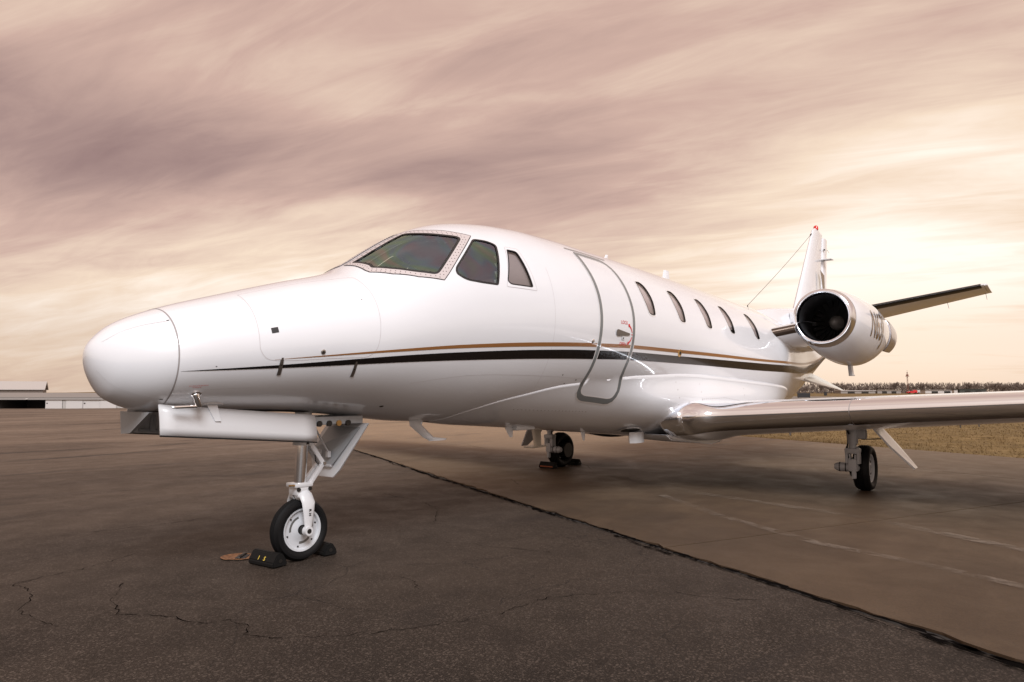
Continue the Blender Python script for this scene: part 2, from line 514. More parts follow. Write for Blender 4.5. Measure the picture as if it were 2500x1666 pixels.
def ribbon(name, path, width, material, parent, off=.002, closed=False, mirror=False):
    """thin line on the skin following a path in (x, th); width in metres, may vary"""
    P = np.array(path, float); q = P * np.array((1, KTH)); n = len(q)
    w = np.array(width if isinstance(width, (list, tuple, np.ndarray)) else [width] * n)
    Lf = []; Rt = []
    for i in range(n):
        a = q[i - 1] if (i > 0 or closed) else q[i]; b = q[(i + 1) % n] if (i < n - 1 or closed) else q[i]
        t = b - a; t = t / (np.linalg.norm(t) + 1e-9); nr = np.array((-t[1], t[0]))
        Lf.append((q[i] + nr * w[i] / 2) / (1, KTH)); Rt.append((q[i] - nr * w[i] / 2) / (1, KTH))
    V = np.array(Lf + Rt); th = V[:, 1] * (-1 if mirror else 1)
    p, nn = skin(V[:, 0], th, off)
    F = [(i, (i + 1) % n, n + (i + 1) % n, n + i) for i in range(n if closed else n - 1)]
    f0 = F[len(F) // 2]
    cr = np.cross(p[f0[1]] - p[f0[0]], p[f0[2]] - p[f0[0]])
    if np.dot(cr, nn[f0[0]]) < 0: F = [f[::-1] for f in F]
    return mesh_obj(name, p, F, material, parent, True, nn)
def dense_path(path, step=.04):
    out = []
    for a, b in zip(path[:-1], path[1:]):
        a, b = np.array(a), np.array(b)
        k_ = max(1, int(math.hypot(b[0] - a[0], (b[1] - a[1]) * KTH) / step))
        out += [tuple(a + (b - a) * t / k_) for t in range(k_)]
    return out + [tuple(path[-1])]
def smooth_path(pts, step=.04):
    P = np.array(pts, float); q = P * (1, KTH)
    s = np.concatenate([[0], np.cumsum(np.linalg.norm(np.diff(q, axis=0), axis=1))])
    t = np.linspace(0, s[-1], max(3, int(s[-1] / step)))
    return list(zip(pch(t, s, P[:, 0]), pch(t, s, P[:, 1])))
def text_mesh(body, size=1.0, subdiv=0, bold=0.0):
    cu = bpy.data.curves.new('lettering', 'FONT'); cu.body = body; cu.size = size; cu.resolution_u = 3
    cu.offset = bold
    o = bpy.data.objects.new('lettering_tmp', cu); COL.objects.link(o)
    dg = bpy.context.evaluated_depsgraph_get()
    me = bpy.data.meshes.new_from_object(o.evaluated_get(dg))
    bpy.data.objects.remove(o); bpy.data.curves.remove(cu)
    bm = bmesh.new(); bm.from_mesh(me); bpy.data.meshes.remove(me)
    bmesh.ops.triangulate(bm, faces=bm.faces)
    if subdiv: bmesh.ops.subdivide_edges(bm, edges=bm.edges, cuts=subdiv, use_grid_fill=True); bmesh.ops.triangulate(bm, faces=bm.faces)
    V = np.array([tuple(v.co) for v in bm.verts]); bm.verts.index_update()
    F = [tuple(v.index for v in f.verts) for f in bm.faces]; bm.free()
    return V, F

# ================================================================== the aircraft
jet = tag(empty('business_jet'), 'white twin-engine business jet with black and bronze stripe parked on the apron', 'airplane')

# ---- outlines on the skin, (station, angle) ------------------------------
WS_GLASS = round_poly([(.432, 8.2), (.445, 27.0), (.434, 31.4), (.527, 41.1), (.649, 50.0), (.819, 57.0), (.978, 48.1), (1.228, 34.4), (1.086, 27.6), (.972, 17.6), (.925, 7.6), (.660, 8.0)],
                      [.02, .0, .015, .05, .08, .035, .08, .04, .08, .08, .02, .08])
WS_OUT = [(.375, 2.6), (.372, 18.0), (.362, 31.6), (.370, 36.0), (.490, 46.6), (.659, 55.9), (.861, 63.0), (.927, 59.3), (1.080, 50.2), (1.366, 34.0), (1.250, 28.3), (1.086, 17.4), (1.016, 9.2), (.985, 2.6)]
SIDE1 = round_poly([(1.357, 37.9), (1.480, 40.2), (1.552, 43.5), (1.382, 70.8), (1.225, 68.8), (1.075, 65.5), (1.005, 60.5), (1.020, 57.0)], [.03, .05, .03, .012, .1, .06, .05, .03])
SIDE2 = round_poly([(1.661, 47.7), (1.758, 49.2), (1.794, 73.2), (1.541, 71.1), (1.513, 69.2)], [.008, .03, .02, .02, .02])
SIDE2_OUT = round_poly([(1.652, 45.0), (1.796, 46.9), (1.842, 75.6), (1.485, 72.7)], .015)
CABW = [round_poly([(x0, 55.2 - k), (x0 + .10, 54.6 - k), (x0 + .155, 57.5 - k), (x0 + .195, 67.0 - k), (x0 + .165, 79.0 - k), (x0 + .09, 79.6 - k), (x0 + .03, 78.2 - k), (x0 - .012, 67.0 - k)], [.012, .05, .04, .1, .02, .05, .03, .1])
        for x0, k in ((3.727, 0), (4.481, .3), (5.245, 1.0), (6.005, 1.8), (6.945, 2.7))]
HOLES = []
for sgn in (1, -1):
    for poly in [WS_GLASS, SIDE1, SIDE2] + CABW:
        HOLES.append((poly, sgn))

def build_fuselage():
    xs = list(FX0 + np.linspace(.02, math.sqrt(.5), 26) ** 2) + list(np.arange(-.93, 2.2, .035)) + list(np.arange(2.2, 8.0, .06)) + list(np.arange(8.0, 14.0, .08)) + [14.0]
    xs = np.array(sorted(set(np.round(xs, 4))))
    i_rad = int(np.argmin(np.abs(xs + 1.066))); xs[i_rad] = -1.066
    NT = 120; ths = np.linspace(-180, 180, NT + 1)[:-1]
    nx = len(xs)
    X, TH = np.meshgrid(xs, ths, indexing='ij')
    V, Nn = skin(X.ravel(), TH.ravel(), 0, fairing=False)
    V = list(map(tuple, V)); Nn = list(map(tuple, Nn))
    dead = np.zeros((nx - 1, NT), bool)
    blocks = []
    # windows: lift out the block of skin round each opening and re-triangulate it with a clean hole
    for poly, sgn in HOLES:
        px = [q[0] for q in poly]; pt = [q[1] * sgn for q in poly]
        i0 = int(np.searchsorted(xs, min(px))) - 2; i1 = int(np.searchsorted(xs, max(px))) + 1
        j0 = int(np.searchsorted(ths, min(pt))) - 2; j1 = int(np.searchsorted(ths, max(pt))) + 1
        blocks.append([i0, i1, j0, j1, [[(q[0], q[1] * sgn) for q in poly]]])
    merged = True
    while merged:
        merged = False
        for a in range(len(blocks)):
            for b in range(a + 1, len(blocks)):
                A, B = blocks[a], blocks[b]
                if A[0] <= B[1] and B[0] <= A[1] and A[2] <= B[3] and B[2] <= A[3]:
                    blocks[a] = [min(A[0], B[0]), max(A[1], B[1]), min(A[2], B[2]), max(A[3], B[3]), A[4] + B[4]]
                    blocks.pop(b); merged = True; break
            if merged: break
    Ft = []
    for i0, i1, j0, j1, polys in blocks:
        dead[i0:i1, j0:j1] = True
        pts = []; idx = []
        for i in range(i0, i1 + 1):
            for j in range(j0, j1 + 1):
                pts.append((xs[i], ths[j] * KTH)); idx.append(i * NT + j % NT)
        G = np.array(pts); keep = np.ones(len(pts), bool)
        loops = []
        for poly in polys:
            lp = densify(poly, .02); q = np.array([(a_, b_ * KTH) for a_, b_ in lp]); loops.append(q)
            keep &= ~pip(G, q)
            dmin = np.min(np.linalg.norm(G[:, None, :] - q[None], axis=2), axis=1)
            edge = np.array([(i in (i0, i1) or j in (j0, j1)) for i in range(i0, i1 + 1) for j in range(j0, j1 + 1)])
            keep &= (dmin > .008) | edge
        P2 = [tuple(G[k]) for k in range(len(G)) if keep[k]]; id2 = [idx[k] for k in range(len(G)) if keep[k]]
        edges = []
        for q in loops:
            o = len(P2); P2 += [tuple(v) for v in q]
            nv, nn_ = skin(q[:, 0], q[:, 1] / KTH, 0, fairing=False)
            for v, n_ in zip(nv, nn_):
                id2.append(len(V)); V.append(tuple(v)); Nn.append(tuple(n_))
            edges += [(o + k, o + (k + 1) % len(q)) for k in range(len(q))]
        r = delaunay_2d_cdt([Vector(v) for v in P2], edges, [], 0, 1e-7)
        V2 = np.array([(v.x, v.y) for v in r[0]]); orig = r[3]
        Fc = [tuple(f) for f in r[2]]
        cen = np.array([V2[list(f)].mean(0) for f in Fc]); ok = np.ones(len(Fc), bool)
        for q in loops: ok &= ~pip(cen, q)
        mp_ = [id2[o[0]] if len(o) else -1 for o in orig]
        for f, k in zip(Fc, ok):
            if k:
                g_ = tuple(mp_[v] for v in f)
                if -1 not in g_ and len(set(g_)) == 3: Ft.append(g_)
    Fq = []; Fr = []
    for i in range(nx - 1):
        for j in range(NT):
            if dead[i, j]: continue
            f = (i * NT + j, i * NT + (j + 1) % NT, (i + 1) * NT + (j + 1) % NT, (i + 1) * NT + j)
            (Fr if i < i_rad else Fq).append(f)
    tip = len(V); t0, n0 = skin(np.array([FX0]), np.array([0.]), 0)
    V.append((FX0, 0, 1.474)); Nn.append((-1, 0, 0))
    for j in range(NT): Fr.append((tip, (j + 1) % NT, j))
    tl = len(V); V.append((14.02, 0, float((prof(14.0)[0] + prof(14.0)[1]) / 2))); Nn.append((1, 0, 0))
    for j in range(NT): Fq.append((tl, (nx - 1) * NT + j, (nx - 1) * NT + (j + 1) % NT))
    Vn = np.array(V); Na = np.array(Nn)
    def orient(F):
        out = []
        for f in F:
            c = np.cross(Vn[f[1]] - Vn[f[0]], Vn[f[2]] - Vn[f[0]])
            out.append(f[::-1] if np.dot(c, Na[f[0]]) < 0 else f)
        return out
    def sub(F):
        u = sorted({k for f in F for k in f}); m = {k: i for i, k in enumerate(u)}
        return Vn[u], [tuple(m[k] for k in f) for f in F], Na[u]
    v, f, n = sub(orient(Fq + Ft)); fus = mesh_obj('fuselage', v, f, WHITE, jet, True, n)
    v, f, n = sub(orient(Fr)); rad = mesh_obj('radome', v, f, WHITE, jet, True, n)
    return fus, rad
FUS, RAD = build_fuselage()

# ---- wing-body fairing
def build_fairing():
    xs = np.concatenate([np.linspace(1.26, 2.2, 30), np.arange(2.25, 8.2, .07), np.linspace(8.22, 9.245, 34)])
    ss = np.linspace(0, 1, 26); V = []; Nn = []
    for x in xs:
        ts = float(pch(np.array([x]), SEAM_X, SEAM_T)[0])
        th = np.concatenate([ts + (180 - ts) * ss, (360 - (ts + (180 - ts) * ss[:-1]))[::-1]])
        th = np.where(th > 180, th - 360, th)
        p, n = skin(np.full(len(th), x), th, 0.0)
        # first and last: edge dropped onto the fuselage
        e0, m0 = skin(np.array([x, x]), np.array([ts, -ts]), -.004, fairing=False)
        V.append(np.vstack([e0[:1], p, e0[1:]])); Nn.append(np.vstack([n[:1], n, n[-1:]]))
    m = len(V[0]); V = np.vstack(V); Nn = np.vstack(Nn); F = []
    for i in range(len(xs) - 1):
        for j in range(m - 1):
            f = (i * m + j, i * m + j + 1, (i + 1) * m + j + 1, (i + 1) * m + j)
            c = np.cross(V[f[1]] - V[f[0]], V[f[3]] - V[f[0]])
            F.append(f[::-1] if np.dot(c, Nn[f[0]]) < 0 else f)
    return mesh_obj('belly_fairing', V, F, WHITE, jet, True)
FAIR = build_fairing()

# ---- stripes, laid out by height on the side of the hull
def stripe(name, top, bot, material, off):
    tp = np.array(top); bt = np.array(bot); x = np.arange(tp[0, 0], 13.3, .05)
    z1 = pch(x, tp[:, 0], tp[:, 1]); z2 = pch(x, bt[:, 0], bt[:, 1]); k = len(x)
    def ang(z):
        a, b, w = prof(x); zc = (a + b) / 2; hh = (a - b) / 2
        q = np.clip((z - zc) / hh, -.97, .97); return np.degrees(np.arctan2(w * np.sqrt(1 - q * q), z - zc))
    rows = [ang(z1 + (z2 - z1) * t) for t in (0, .33, .67, 1)]
    V = np.concatenate([np.stack([x, r_], 1) for r_ in rows])
    F = [(a * k + i, a * k + i + 1, (a + 1) * k + i + 1, (a + 1) * k + i) for a in range(3) for i in range(k - 1)]
    for sgn in (1, -1):
        p, n = skin(V[:, 0], V[:, 1] * sgn, off, fairing=False)
        f0 = F[k // 2]; flip = np.dot(np.cross(p[f0[1]] - p[f0[0]], p[f0[2]] - p[f0[0]]), n[f0[0]]) < 0
        mesh_obj(name, p, [f[::-1] for f in F] if flip else F, material, FUS, True, n)
stripe('bronze_stripe', [(-.514, 1.4525), (.484, 1.566), (1.018, 1.620), (1.863, 1.681), (2.601, 1.714), (3.526, 1.735), (5.05, 1.734), (7.2, 1.722), (9.0, 1.735), (11., 1.83), (13.3, 2.13)],
       [(-.514, 1.4515), (.484, 1.547), (1.018, 1.593), (1.863, 1.646), (2.601, 1.678), (3.526, 1.699), (5.05, 1.696), (7.2, 1.688), (9.0, 1.70), (11., 1.79), (13.3, 2.10)], STRIPE_GOLD, .0022)
stripe('black_stripe', [(-1.051, 1.367), (-.506, 1.416), (.496, 1.518), (1.033, 1.562), (1.884, 1.617), (2.625, 1.647), (3.557, 1.663), (5.08, 1.660), (7.21, 1.658), (9.0, 1.67), (11., 1.76), (13.3, 2.08)],
       [(-1.051, 1.366), (-.506, 1.397), (.496, 1.466), (1.033, 1.498), (1.884, 1.538), (2.625, 1.562), (3.557, 1.580), (5.08, 1.574), (7.21, 1.553), (9.0, 1.555), (11., 1.63), (13.3, 2.00)], STRIPE_BLACK, .0022)

# ---- panel seams, radome strips, small fittings
ribbon('radome_seam', [(-1.066, t) for t in range(-180, 181, 4)], .008, SEAM, FUS, .0012)
for sgn in (1, -1):
    mir = sgn < 0
    ribbon('baggage_door_seam', smooth_path([(-.604, 28), (-.608, 40), (-.610, 60), (-.612, 80), (-.611, 88.5), (-.591, 94.0), (-.551, 98.1), (-.503, 99.3), (-.30, 100.5), (.12, 100.8), (.20, 97.), (.224, 90.), (.245, 72), (.250, 60), (.243, 45), (.236, 36), (.1, 31), (-.3, 28), (-.604, 28)]), .004, SEAM_SOFT, FUS, .0012, mirror=mir)
    ribbon('lightning_strip', smooth_path([(-1.095, 49.5), (-1.141, 47.6), (-1.225, 44.5), (-1.308, 42.5), (-1.385, 46.5)], .02), .007, WHITE_PLAIN, RAD, .003, mirror=mir)
    ribbon('lightning_strip', smooth_path([(-1.404, 125.8), (-1.352, 130.2), (-1.294, 131.7), (-1.218, 131.8), (-1.109, 132.9)], .02), .005, WHITE_PLAIN, RAD, .003, mirror=mir)
    ribbon('belly_lap_seam', [(x, 123 + (x + .6) * 1.2) for x in np.arange(.6, 2.9, .1)], .003, SEAM_SOFT, FUS, .0012, mirror=mir)
    ribbon('nose_lap_seam', [(x, 121) for x in np.arange(-1.05, -.55, .05)], .003, SEAM_SOFT, FUS, .0012, mirror=mir)
    ribbon('skin_joint', [(2.05, t) for t in range(60, 138, 3)], .003, SEAM_SOFT, FUS, .0012, mirror=mir)
def disc_poly(x, t, rx, rt=None, seg=14):
    rt = rt or rx
    return [(x + math.cos(2 * math.pi * k / seg) * rx, t + math.sin(2 * math.pi * k / seg) * rt / KTH) for k in range(seg)]
patch('static_port_plate', round_poly([(-.535, 75.9), (-.49, 75.7), (-.487, 79.8), (-.532, 80.0)], .005), RUBBER, FUS, .0015, step=.05)
for x, t, r in ((-1.083, 49.1, .009), (-1.098, 133.5, .011), (-.86, 100., .005), (.50, 146.4, .018), (2.6, 128., .008), (2.35, 125., .007), (2.45, 131., .007), (.15, 62., .004)):
    patch('fastener', disc_poly(x, t, r), DARKMETAL, FUS, .0018, step=.05)
def skin_frame(x, t):
    p, n = skin(np.array([x]), np.array([t]), 0); p2, _ = skin(np.array([x + .01]), np.array([t]), 0)
    n = Vector(n[0]); ax = (Vector(p2[0]) - Vector(p[0])).normalized(); dn = n.cross(ax)
    if dn.z > 0: dn = -dn
    return Vector(p[0]), n, ax, dn
def round_fitting(x, t, r, m1, m2):
    p, n, ax, dn = skin_frame(x, t)
    bm = bmesh.new(); add_tube(bm, [p - n * .005, p + n * .004, p + n * .006], [r, r, r * .8], 16); o = bm_obj('key_lock', bm, m1, FUS, angle=40)
    bm = bmesh.new(); add_tube(bm, [p, p + n * .0085], [r * .45] * 2, 10); bm_obj('key_slot', bm, m2, o if o.parent is None else FUS)
round_fitting(-.196, 96.0, .017, STEEL, DARKMETAL)
round_fitting(2.646, 102.7, .022, CHROME, STEEL)
round_fitting(4.488, 102.5, .045, BRASS, DARKMETAL)
# two flush latches below the baggage door
for x, t0, t1 in ((-.466, 97.6, 110.5), (.062, 103.4, 114.)):
    pl = round_poly([(x - .011, t0 + 1.5), (x + .011, t0 + 1.5), (x + .013, t1), (x - .013, t1)], .003)
    o = patch('door_latch', pl, STEEL, FUS, .004, step=.03)
    o2 = patch('latch_pin', round_poly([(x - .006, t0), (x + .008, t0), (x + .008, t0 + 2.2), (x - .006, t0 + 2.2)], .002), STEEL, FUS, .004, step=.03)
    patch('latch_button', disc_poly(x, t0 + 5.2, .006), DARKMETAL, FUS, .0055, step=.03)

# ---- pitot probe, vanes, masts
p, n, ax, dn = skin_frame(-.925, 125.5)
bm = bmesh.new()
add_tube(bm, [p - n * .01, p + n * .012, p + n * .016], [.032, .030, .024], 20)
el = p + n * .055 + dn * .055 + ax * .02
add_tube(bm, [p + n * .01, p + n * .04 + dn * .025 + ax * .006, el], [.022, .020, .016], 16)
add_tube(bm, [el + ax * .012, el - ax * .02, el - ax * .13, el - ax * .155], [.010, .0125, .0115, .006], 14)
bm_obj('pitot_probe', bm, CHROME, jet, angle=45)
p, n, ax, dn = skin_frame(-.772, 144.5)
bm = bmesh.new()
rot = Matrix((ax, dn, n)).transposed()
r = bmesh.ops.create_cone(bm, cap_ends=True, segments=24, radius1=.075, radius2=.068, depth=.008)
for v in r['verts']: v.co = p + rot @ Vector((v.co.x, v.co.y * .42, v.co.z + .002))
a = [(-.035, 0), (.03, 0), (.052, .11), (.015, .11)]
dd = (n * .45 + Vector((0, 0, -1)) * .8).normalized(); sd = ax.cross(dd).normalized() * .006
vsA = [bm.verts.new(p + ax * u + dd * w + sd * s_) for s_ in (1, -1) for u, w in a]
bm.faces.new(vsA[:4]); bm.faces.new(vsA[4:][::-1])
for i in range(4): bm.faces.new((vsA[i], vsA[(i + 1) % 4], vsA[4 + (i + 1) % 4], vsA[4 + i]))
bm_obj('blade_antenna', bm, WHITE_PLAIN, jet, angle=40)
def mast(name, pts, chords, th_, material, yv):
    """a swept flat mast: pts leading-edge points, chords along x"""
    bm = bmesh.new(); rings = []
    for (x, y, z), c in zip(pts, chords):
        ring = [bm.verts.new((x + c * u, y + th_ * v * yv, z)) for u, v in ((0, 0), (.18, .8), (.5, 1), (.85, .5), (1, 0), (.85, -.5), (.5, -1), (.18, -.8))]
        rings.append(ring)
    for a_, b_ in zip(rings[:-1], rings[1:]):
        for j in range(8): bm.faces.new((a_[j], a_[(j + 1) % 8], b_[(j + 1) % 8], b_[j]))
    bm.faces.new(rings[0]); bm.faces.new(rings[-1][::-1])
    return bm_obj(name, bm, material, jet, angle=50)
mast('drain_mast', [(1.02, -.10, 1.02), (1.03, -.10, .955), (1.19, -.10, .845), (1.24, -.10, .825), (1.26, -.10, .812)], [.17, .14, .12, .24, .20], .016, WHITE_PLAIN, 1)
mast('roof_antenna', [(4.24, 0, 2.82), (4.30, 0, 2.90), (4.36, 0, 2.965)], [.16, .10, .05], .010, WHITE, 1)
mast('roof_antenna', [(5.80, 0, 2.77), (5.87, 0, 2.88), (5.91, 0, 2.985)], [.30, .22, .16], .014, WHITE, 1)
mast('roof_antenna', [(8.05, 0, 2.66), (8.10, 0, 2.73), (8.15, 0, 2.79)], [.20, .14, .08], .012, WHITE, 1)
mast('belly_antenna', [(2.28, -.1, .93), (2.31, -.1, .85), (2.36, -.1, .79)], [.14, .10, .045], .008, WHITE_PLAIN, 1)
mast('belly_antenna', [(3.60, -.1, .83), (3.64, -.1, .74), (3.67, -.1, .685)], [.12, .07, .03], .007, WHITE_PLAIN, 1)
mast('belly_antenna', [(4.28, -.35, .76), (4.28, -.35, .68), (4.29, -.35, .63)], [.36, .36, .35], .06, WHITE_PLAIN, 1)
mast('belly_antenna', [(5.85, -.5, .66), (5.9, -.5, .58)], [.22, .12], .05, WHITE_PLAIN, 1)
bm = bmesh.new(); add_box(bm, (2.55, -.08, .885), (.30, .16, .06), bevel=.015); bm_obj('belly_light_box', bm, WHITE_PLAIN, jet)
# long shallow keel box under the centre section
prism('keel_box', [(4.62, -.42, .73), (6.35, -.42, .62), (6.25, -.42, .555), (5.9, -.42, .54), (4.75, -.42, .655)], .5, (0, 1, 0), WHITE, jet, .02, True)
# oval belly scoop
o = patch('belly_scoop_rim', disc_poly(4.27, 161.5, .22, .105, 28), WHITE, FAIR, .012, holes=[disc_poly(4.27, 161.5, .17, .075, 28)], step=.05)
patch('belly_scoop_opening', disc_poly(4.27, 161.5, .172, .077, 28), DARKMETAL, FAIR, .004, step=.05)

# ---- windows
def window(name, poly, glass, sgn, seal, label=None):
    mir = sgn < 0
    g_ = patch(name, poly, glass, jet, -.004, step=.08, mirror=mir)
    if label: g_['label'] = label
    if seal: patch('seal', grow_poly(poly, seal), RUBBER, g_, .0022, holes=[grow_poly(poly, -.004)], step=.2, dens=.02, mirror=mir)
    return g_
RIVET_PTS = []
for sgn in (1, -1):
    mir = sgn < 0
    ws = window('windscreen', WS_GLASS, GLASS_CK, sgn, .024)
    fr_ = patch('windscreen_frame', WS_OUT, mat('frame_metal', (.58, .53, .53), .38, .15), ws, .0035, holes=[grow_poly(WS_GLASS, .022)], step=.06, mirror=mir)
    ribbon('frame_edge', densify(WS_OUT, .03), .007, RUBBER, ws, .0042, closed=True, mirror=mir)
    # rivets: two staggered rows round the frame, real domed heads in one piece
    bm = bmesh.new()
    for d_, ph in ((.042, 0.), (.068, .5)):
        loop = grow_poly(WS_GLASS, d_); q = np.array([(a_, b_ * KTH) for a_, b_ in loop] + [(loop[0][0], loop[0][1] * KTH)])
        s = np.concatenate([[0], np.cumsum(np.linalg.norm(np.diff(q, axis=0), axis=1))])
        for t in np.arange(ph * .045, s[-1], .045):
            x_, y_ = np.interp(t, s, q[:, 0]), np.interp(t, s, q[:, 1])
            if not pip([(x_, y_)], [(a_, b_ * KTH) for a_, b_ in grow_poly(WS_OUT, -.008)])[0]: continue
            pp, nn_ = skin(np.array([x_]), np.array([y_ / KTH * sgn]), .0035)
            m3 = frame_to(nn_[0]); rr = bmesh.ops.create_cone(bm, cap_ends=True, segments=6, radius1=.0055, radius2=.004, depth=.003)
            for v in rr['verts']: v.co = Vector(pp[0]) + m3 @ v.co
    bm_obj('rivets', bm, mat('rivet_head', (.16, .13, .13), .4, .6), ws)['kind'] = 'stuff'
    window('cockpit_window', SIDE1, GLASS_CK, sgn, .016)
    s2 = window('cockpit_window', SIDE2, GLASS_CB, sgn, .009)
    patch('window_surround', SIDE2_OUT, WHITE, s2, .0016, holes=[grow_poly(SIDE2, .007)], step=.08, mirror=mir)
    ribbon('surround_seam', densify(SIDE2_OUT, .03), .004, SEAM_SOFT, s2, .0022, closed=True, mirror=mir)
    b_ = patch('window_blind', grow_poly(SIDE2, .02), mat('dark_blind', (.36, .32, .31), .6), s2, -.03, step=.08, mirror=mir)
    for i, poly in enumerate(CABW):
        cw = window('cabin_window', poly, GLASS_CB, sgn, .007)
        ribbon('window_trim', densify(grow_poly(poly, .016), .02), .012, mat('trim_white', (.86, .85, .85), .2, 0, 1), cw, .0026, closed=True, mirror=mir)
        ys = [q[1] for q in poly]; lo, hi = min(ys), max(ys)
        if i in (2, 3, 4):      # blind pulled not quite to the sill
            cut = hi - (2.6, 3.8, 1.8)[i - 2]
            x0 = min(q[0] for q in poly) - .03; x1 = max(q[0] for q in poly) + .03
            patch('window_blind', [(x0, lo - 2), (x1, lo - 2), (x1, cut), (x0, cut)], BLIND, cw, -.03, step=.08, mirror=mir)
            patch('window_sill', [(x0, cut - 1), (x1, cut - 1), (x1, hi + 2), (x0, hi + 2)], INNER, cw, -.05, step=.08, mirror=mir)
        else:
            patch('window_blind', grow_poly(poly, .03), BLIND, cw, -.03, step=.08, mirror=mir)
# dark lining so that light does not pass through the cabin
def lining():
    xs = np.concatenate([np.arange(.30, 2.0, .04), np.arange(2.0, 8.2, .3)]); th = np.linspace(-180, 180, 121)[:-1]
    X, T = np.meshgrid(xs, th, indexing='ij'); k = len(th)
    p, n = skin(X.ravel(), T.ravel(), -.07, fairing=False)
    big = [[(a_, b_ * KTH) for a_, b_ in grow_poly(q, .03)] for q in (WS_GLASS, SIDE1, SIDE2)]
    cen = np.array([((xs[i] + xs[min(i + 1, len(xs) - 1)]) / 2, abs(th[j] + 1.5) * KTH) for i in range(len(xs)) for j in range(k)])
    hole = np.zeros(len(cen), bool)
    for q in big: hole |= pip(cen, q)
    F = [(i * k + j, (i + 1) * k + j, (i + 1) * k + (j + 1) % k, i * k + (j + 1) % k) for i in range(len(xs) - 1) for j in range(k) if not hole[i * k + j]]
    F.append(tuple(range(k))[::-1]); F.append(tuple((len(xs) - 1) * k + j for j in range(k)))
    return mesh_obj('cockpit_lining', p, F, TRIM, jet)
LIN = lining()
p_, n_ = skin(np.full(40, 1.97), np.linspace(-180, 180, 41)[:-1], -.07, fairing=False)
mesh_obj('cockpit_bulkhead', p_, [tuple(range(40))], TRIM, jet, False)
bm = bmesh.new(); add_box(bm, (.68, 0, 2.05), (.36, .86, .05), rot=Matrix.Rotation(R(-4), 3, 'Y'), bevel=.02); add_box(bm, (.86, 0, 1.88), (.06, 1.0, .40), bevel=.01)
bm_obj('instrument_panel', bm, INNER, jet)
def seat(y):
    bm = bmesh.new()
    add_box(bm, (1.52, y, 1.62), (.48, .46, .14), bevel=.04)
    add_box(bm, (1.74, y, 1.98), (.14, .46, .62), rot=Matrix.Rotation(R(12), 3, 'Y'), bevel=.05)
    add_box(bm, (1.81, y, 2.38), (.10, .26, .18), rot=Matrix.Rotation(R(12), 3, 'Y'), bevel=.03)
    add_box(bm, (1.52, y * .8, 1.42), (.30, .28, .30))
    bm_obj('crew_seat', bm, mat('seat_leather', (.34, .31, .27), .6), jet)
for y in (-.36, .36): seat(y)
for y in (-.36, .36):
    bm = bmesh.new(); add_tube(bm, [(1.12, y, 1.5), (1.10, y, 1.98)], .022, 10); add_tube(bm, [(1.10, y - .14, 2.04), (1.09, y - .12, 1.95), (1.09, y + .12, 1.95), (1.10, y + .14, 2.04)], .017, 8)
    bm_obj('control_column', bm, INNER, jet)
bm = bmesh.new(); add_box(bm, (.63, -.015, 2.33), (.06, .075, .085), bevel=.01); add_tube(bm, [(.63, 0, 2.36), (.70, 0, 2.44)], .012, 8); bm_obj('compass', bm, INNER, jet)
prism('folded_chart', [(.60, -.20, 2.10), (.52, -.30, 2.10), (.66, -.36, 2.12), (.70, -.20, 2.20)], .004, (.3, .2, 1), CREAM, jet)
prism('folded_chart', [(.50, .10, 2.09), (.52, -.06, 2.09), (.66, .02, 2.24), (.64, .12, 2.24)], .004, (-.6, 0, 1), CREAM, jet)
prism('placard', [(1.30, -.775, 2.01), (1.40, -.785, 2.01), (1.40, -.79, 2.05), (1.31, -.785, 2.05)], .004, (0, 1, 0), CREAM, jet)

# ---- entry door
DOOR_F = [(2.775, 40.6), (2.758, 53.9), (2.765, 65.3), (2.768, 75.7), (2.766, 85.5), (2.760, 96.3), (2.754, 109.7), (2.746, 120.0), (2.735, 130.0), (2.746, 135.3), (2.800, 138.9), (2.90, 140.6)]
DOOR_R = [(3.30, 141.0), (3.385, 139.0), (3.418, 133.1), (3.382, 124.5), (3.366, 117.4), (3.381, 105.3), (3.386, 91.7), (3.390, 81.5), (3.380, 69.5), (3.366, 58.4), (3.340, 47.5), (3.245, 41.0)]
DOOR = DOOR_F + DOOR_R
def loop_smooth(a, step=.05):
    return smooth_path(a, step)
dl = loop_smooth(DOOR_F + DOOR_R + [DOOR_F[0]])
door = patch('entry_door', DOOR, WHITE, jet, .0016, step=.06, dens=.05)
wd = np.array([.050 + .012 * max(0, min(1, (t - 134) / 6)) for _, t in dl])
ribbon('door_outline_edge', dl, wd + .020, mat('trim_white', (.86, .85, .85), .2, 0, 1), door, .0030, closed=False)
ribbon('door_outline', dl, wd, GREY_LINE, door, .0038, closed=False)
ribbon('door_hinge_strip', [(2.66, 36.6), (2.9, 36.6), (3.2, 36.7), (3.42, 36.8)], .02, SEAM, FUS, .006)
patch('door_handle', round_poly([(3.035, 94.2), (3.06, 93.4), (3.295, 94.9), (3.30, 96.1), (3.06, 97.6), (3.037, 96.8)], [.02, .02, .012, .012, .02, .02]), mat('handle_grey', (.20, .185, .17), .35, .7), door, .010, step=.04)
patch('handle_socket', round_poly([(3.15, 97.0), (3.205, 97.2), (3.205, 99.6), (3.15, 99.5)], .008), WHITE_PLAIN, door, .006, step=.04)
patch('socket_hole', disc_poly(3.178, 98.5, .009), DARKMETAL, door, .0075, step=.04)
def arc_arrow(a0, a1):
    cx, ct, rx, rt = 3.16, 95.6, .19, 7.6
    pts = [(cx + rx * math.cos(a), ct + rt * math.sin(a)) for a in np.linspace(a0, a1, 14)]
    w = [.010 + .012 * i / 13 for i in range(11)] + [.045, .026, .002]
    return pts, w
for a0, a1 in ((-.17, -.95), (.17, .95)):
    pp, ww = arc_arrow(a0, a1)
    ribbon('lock_arrow', pp, ww, RED, door, .0045)
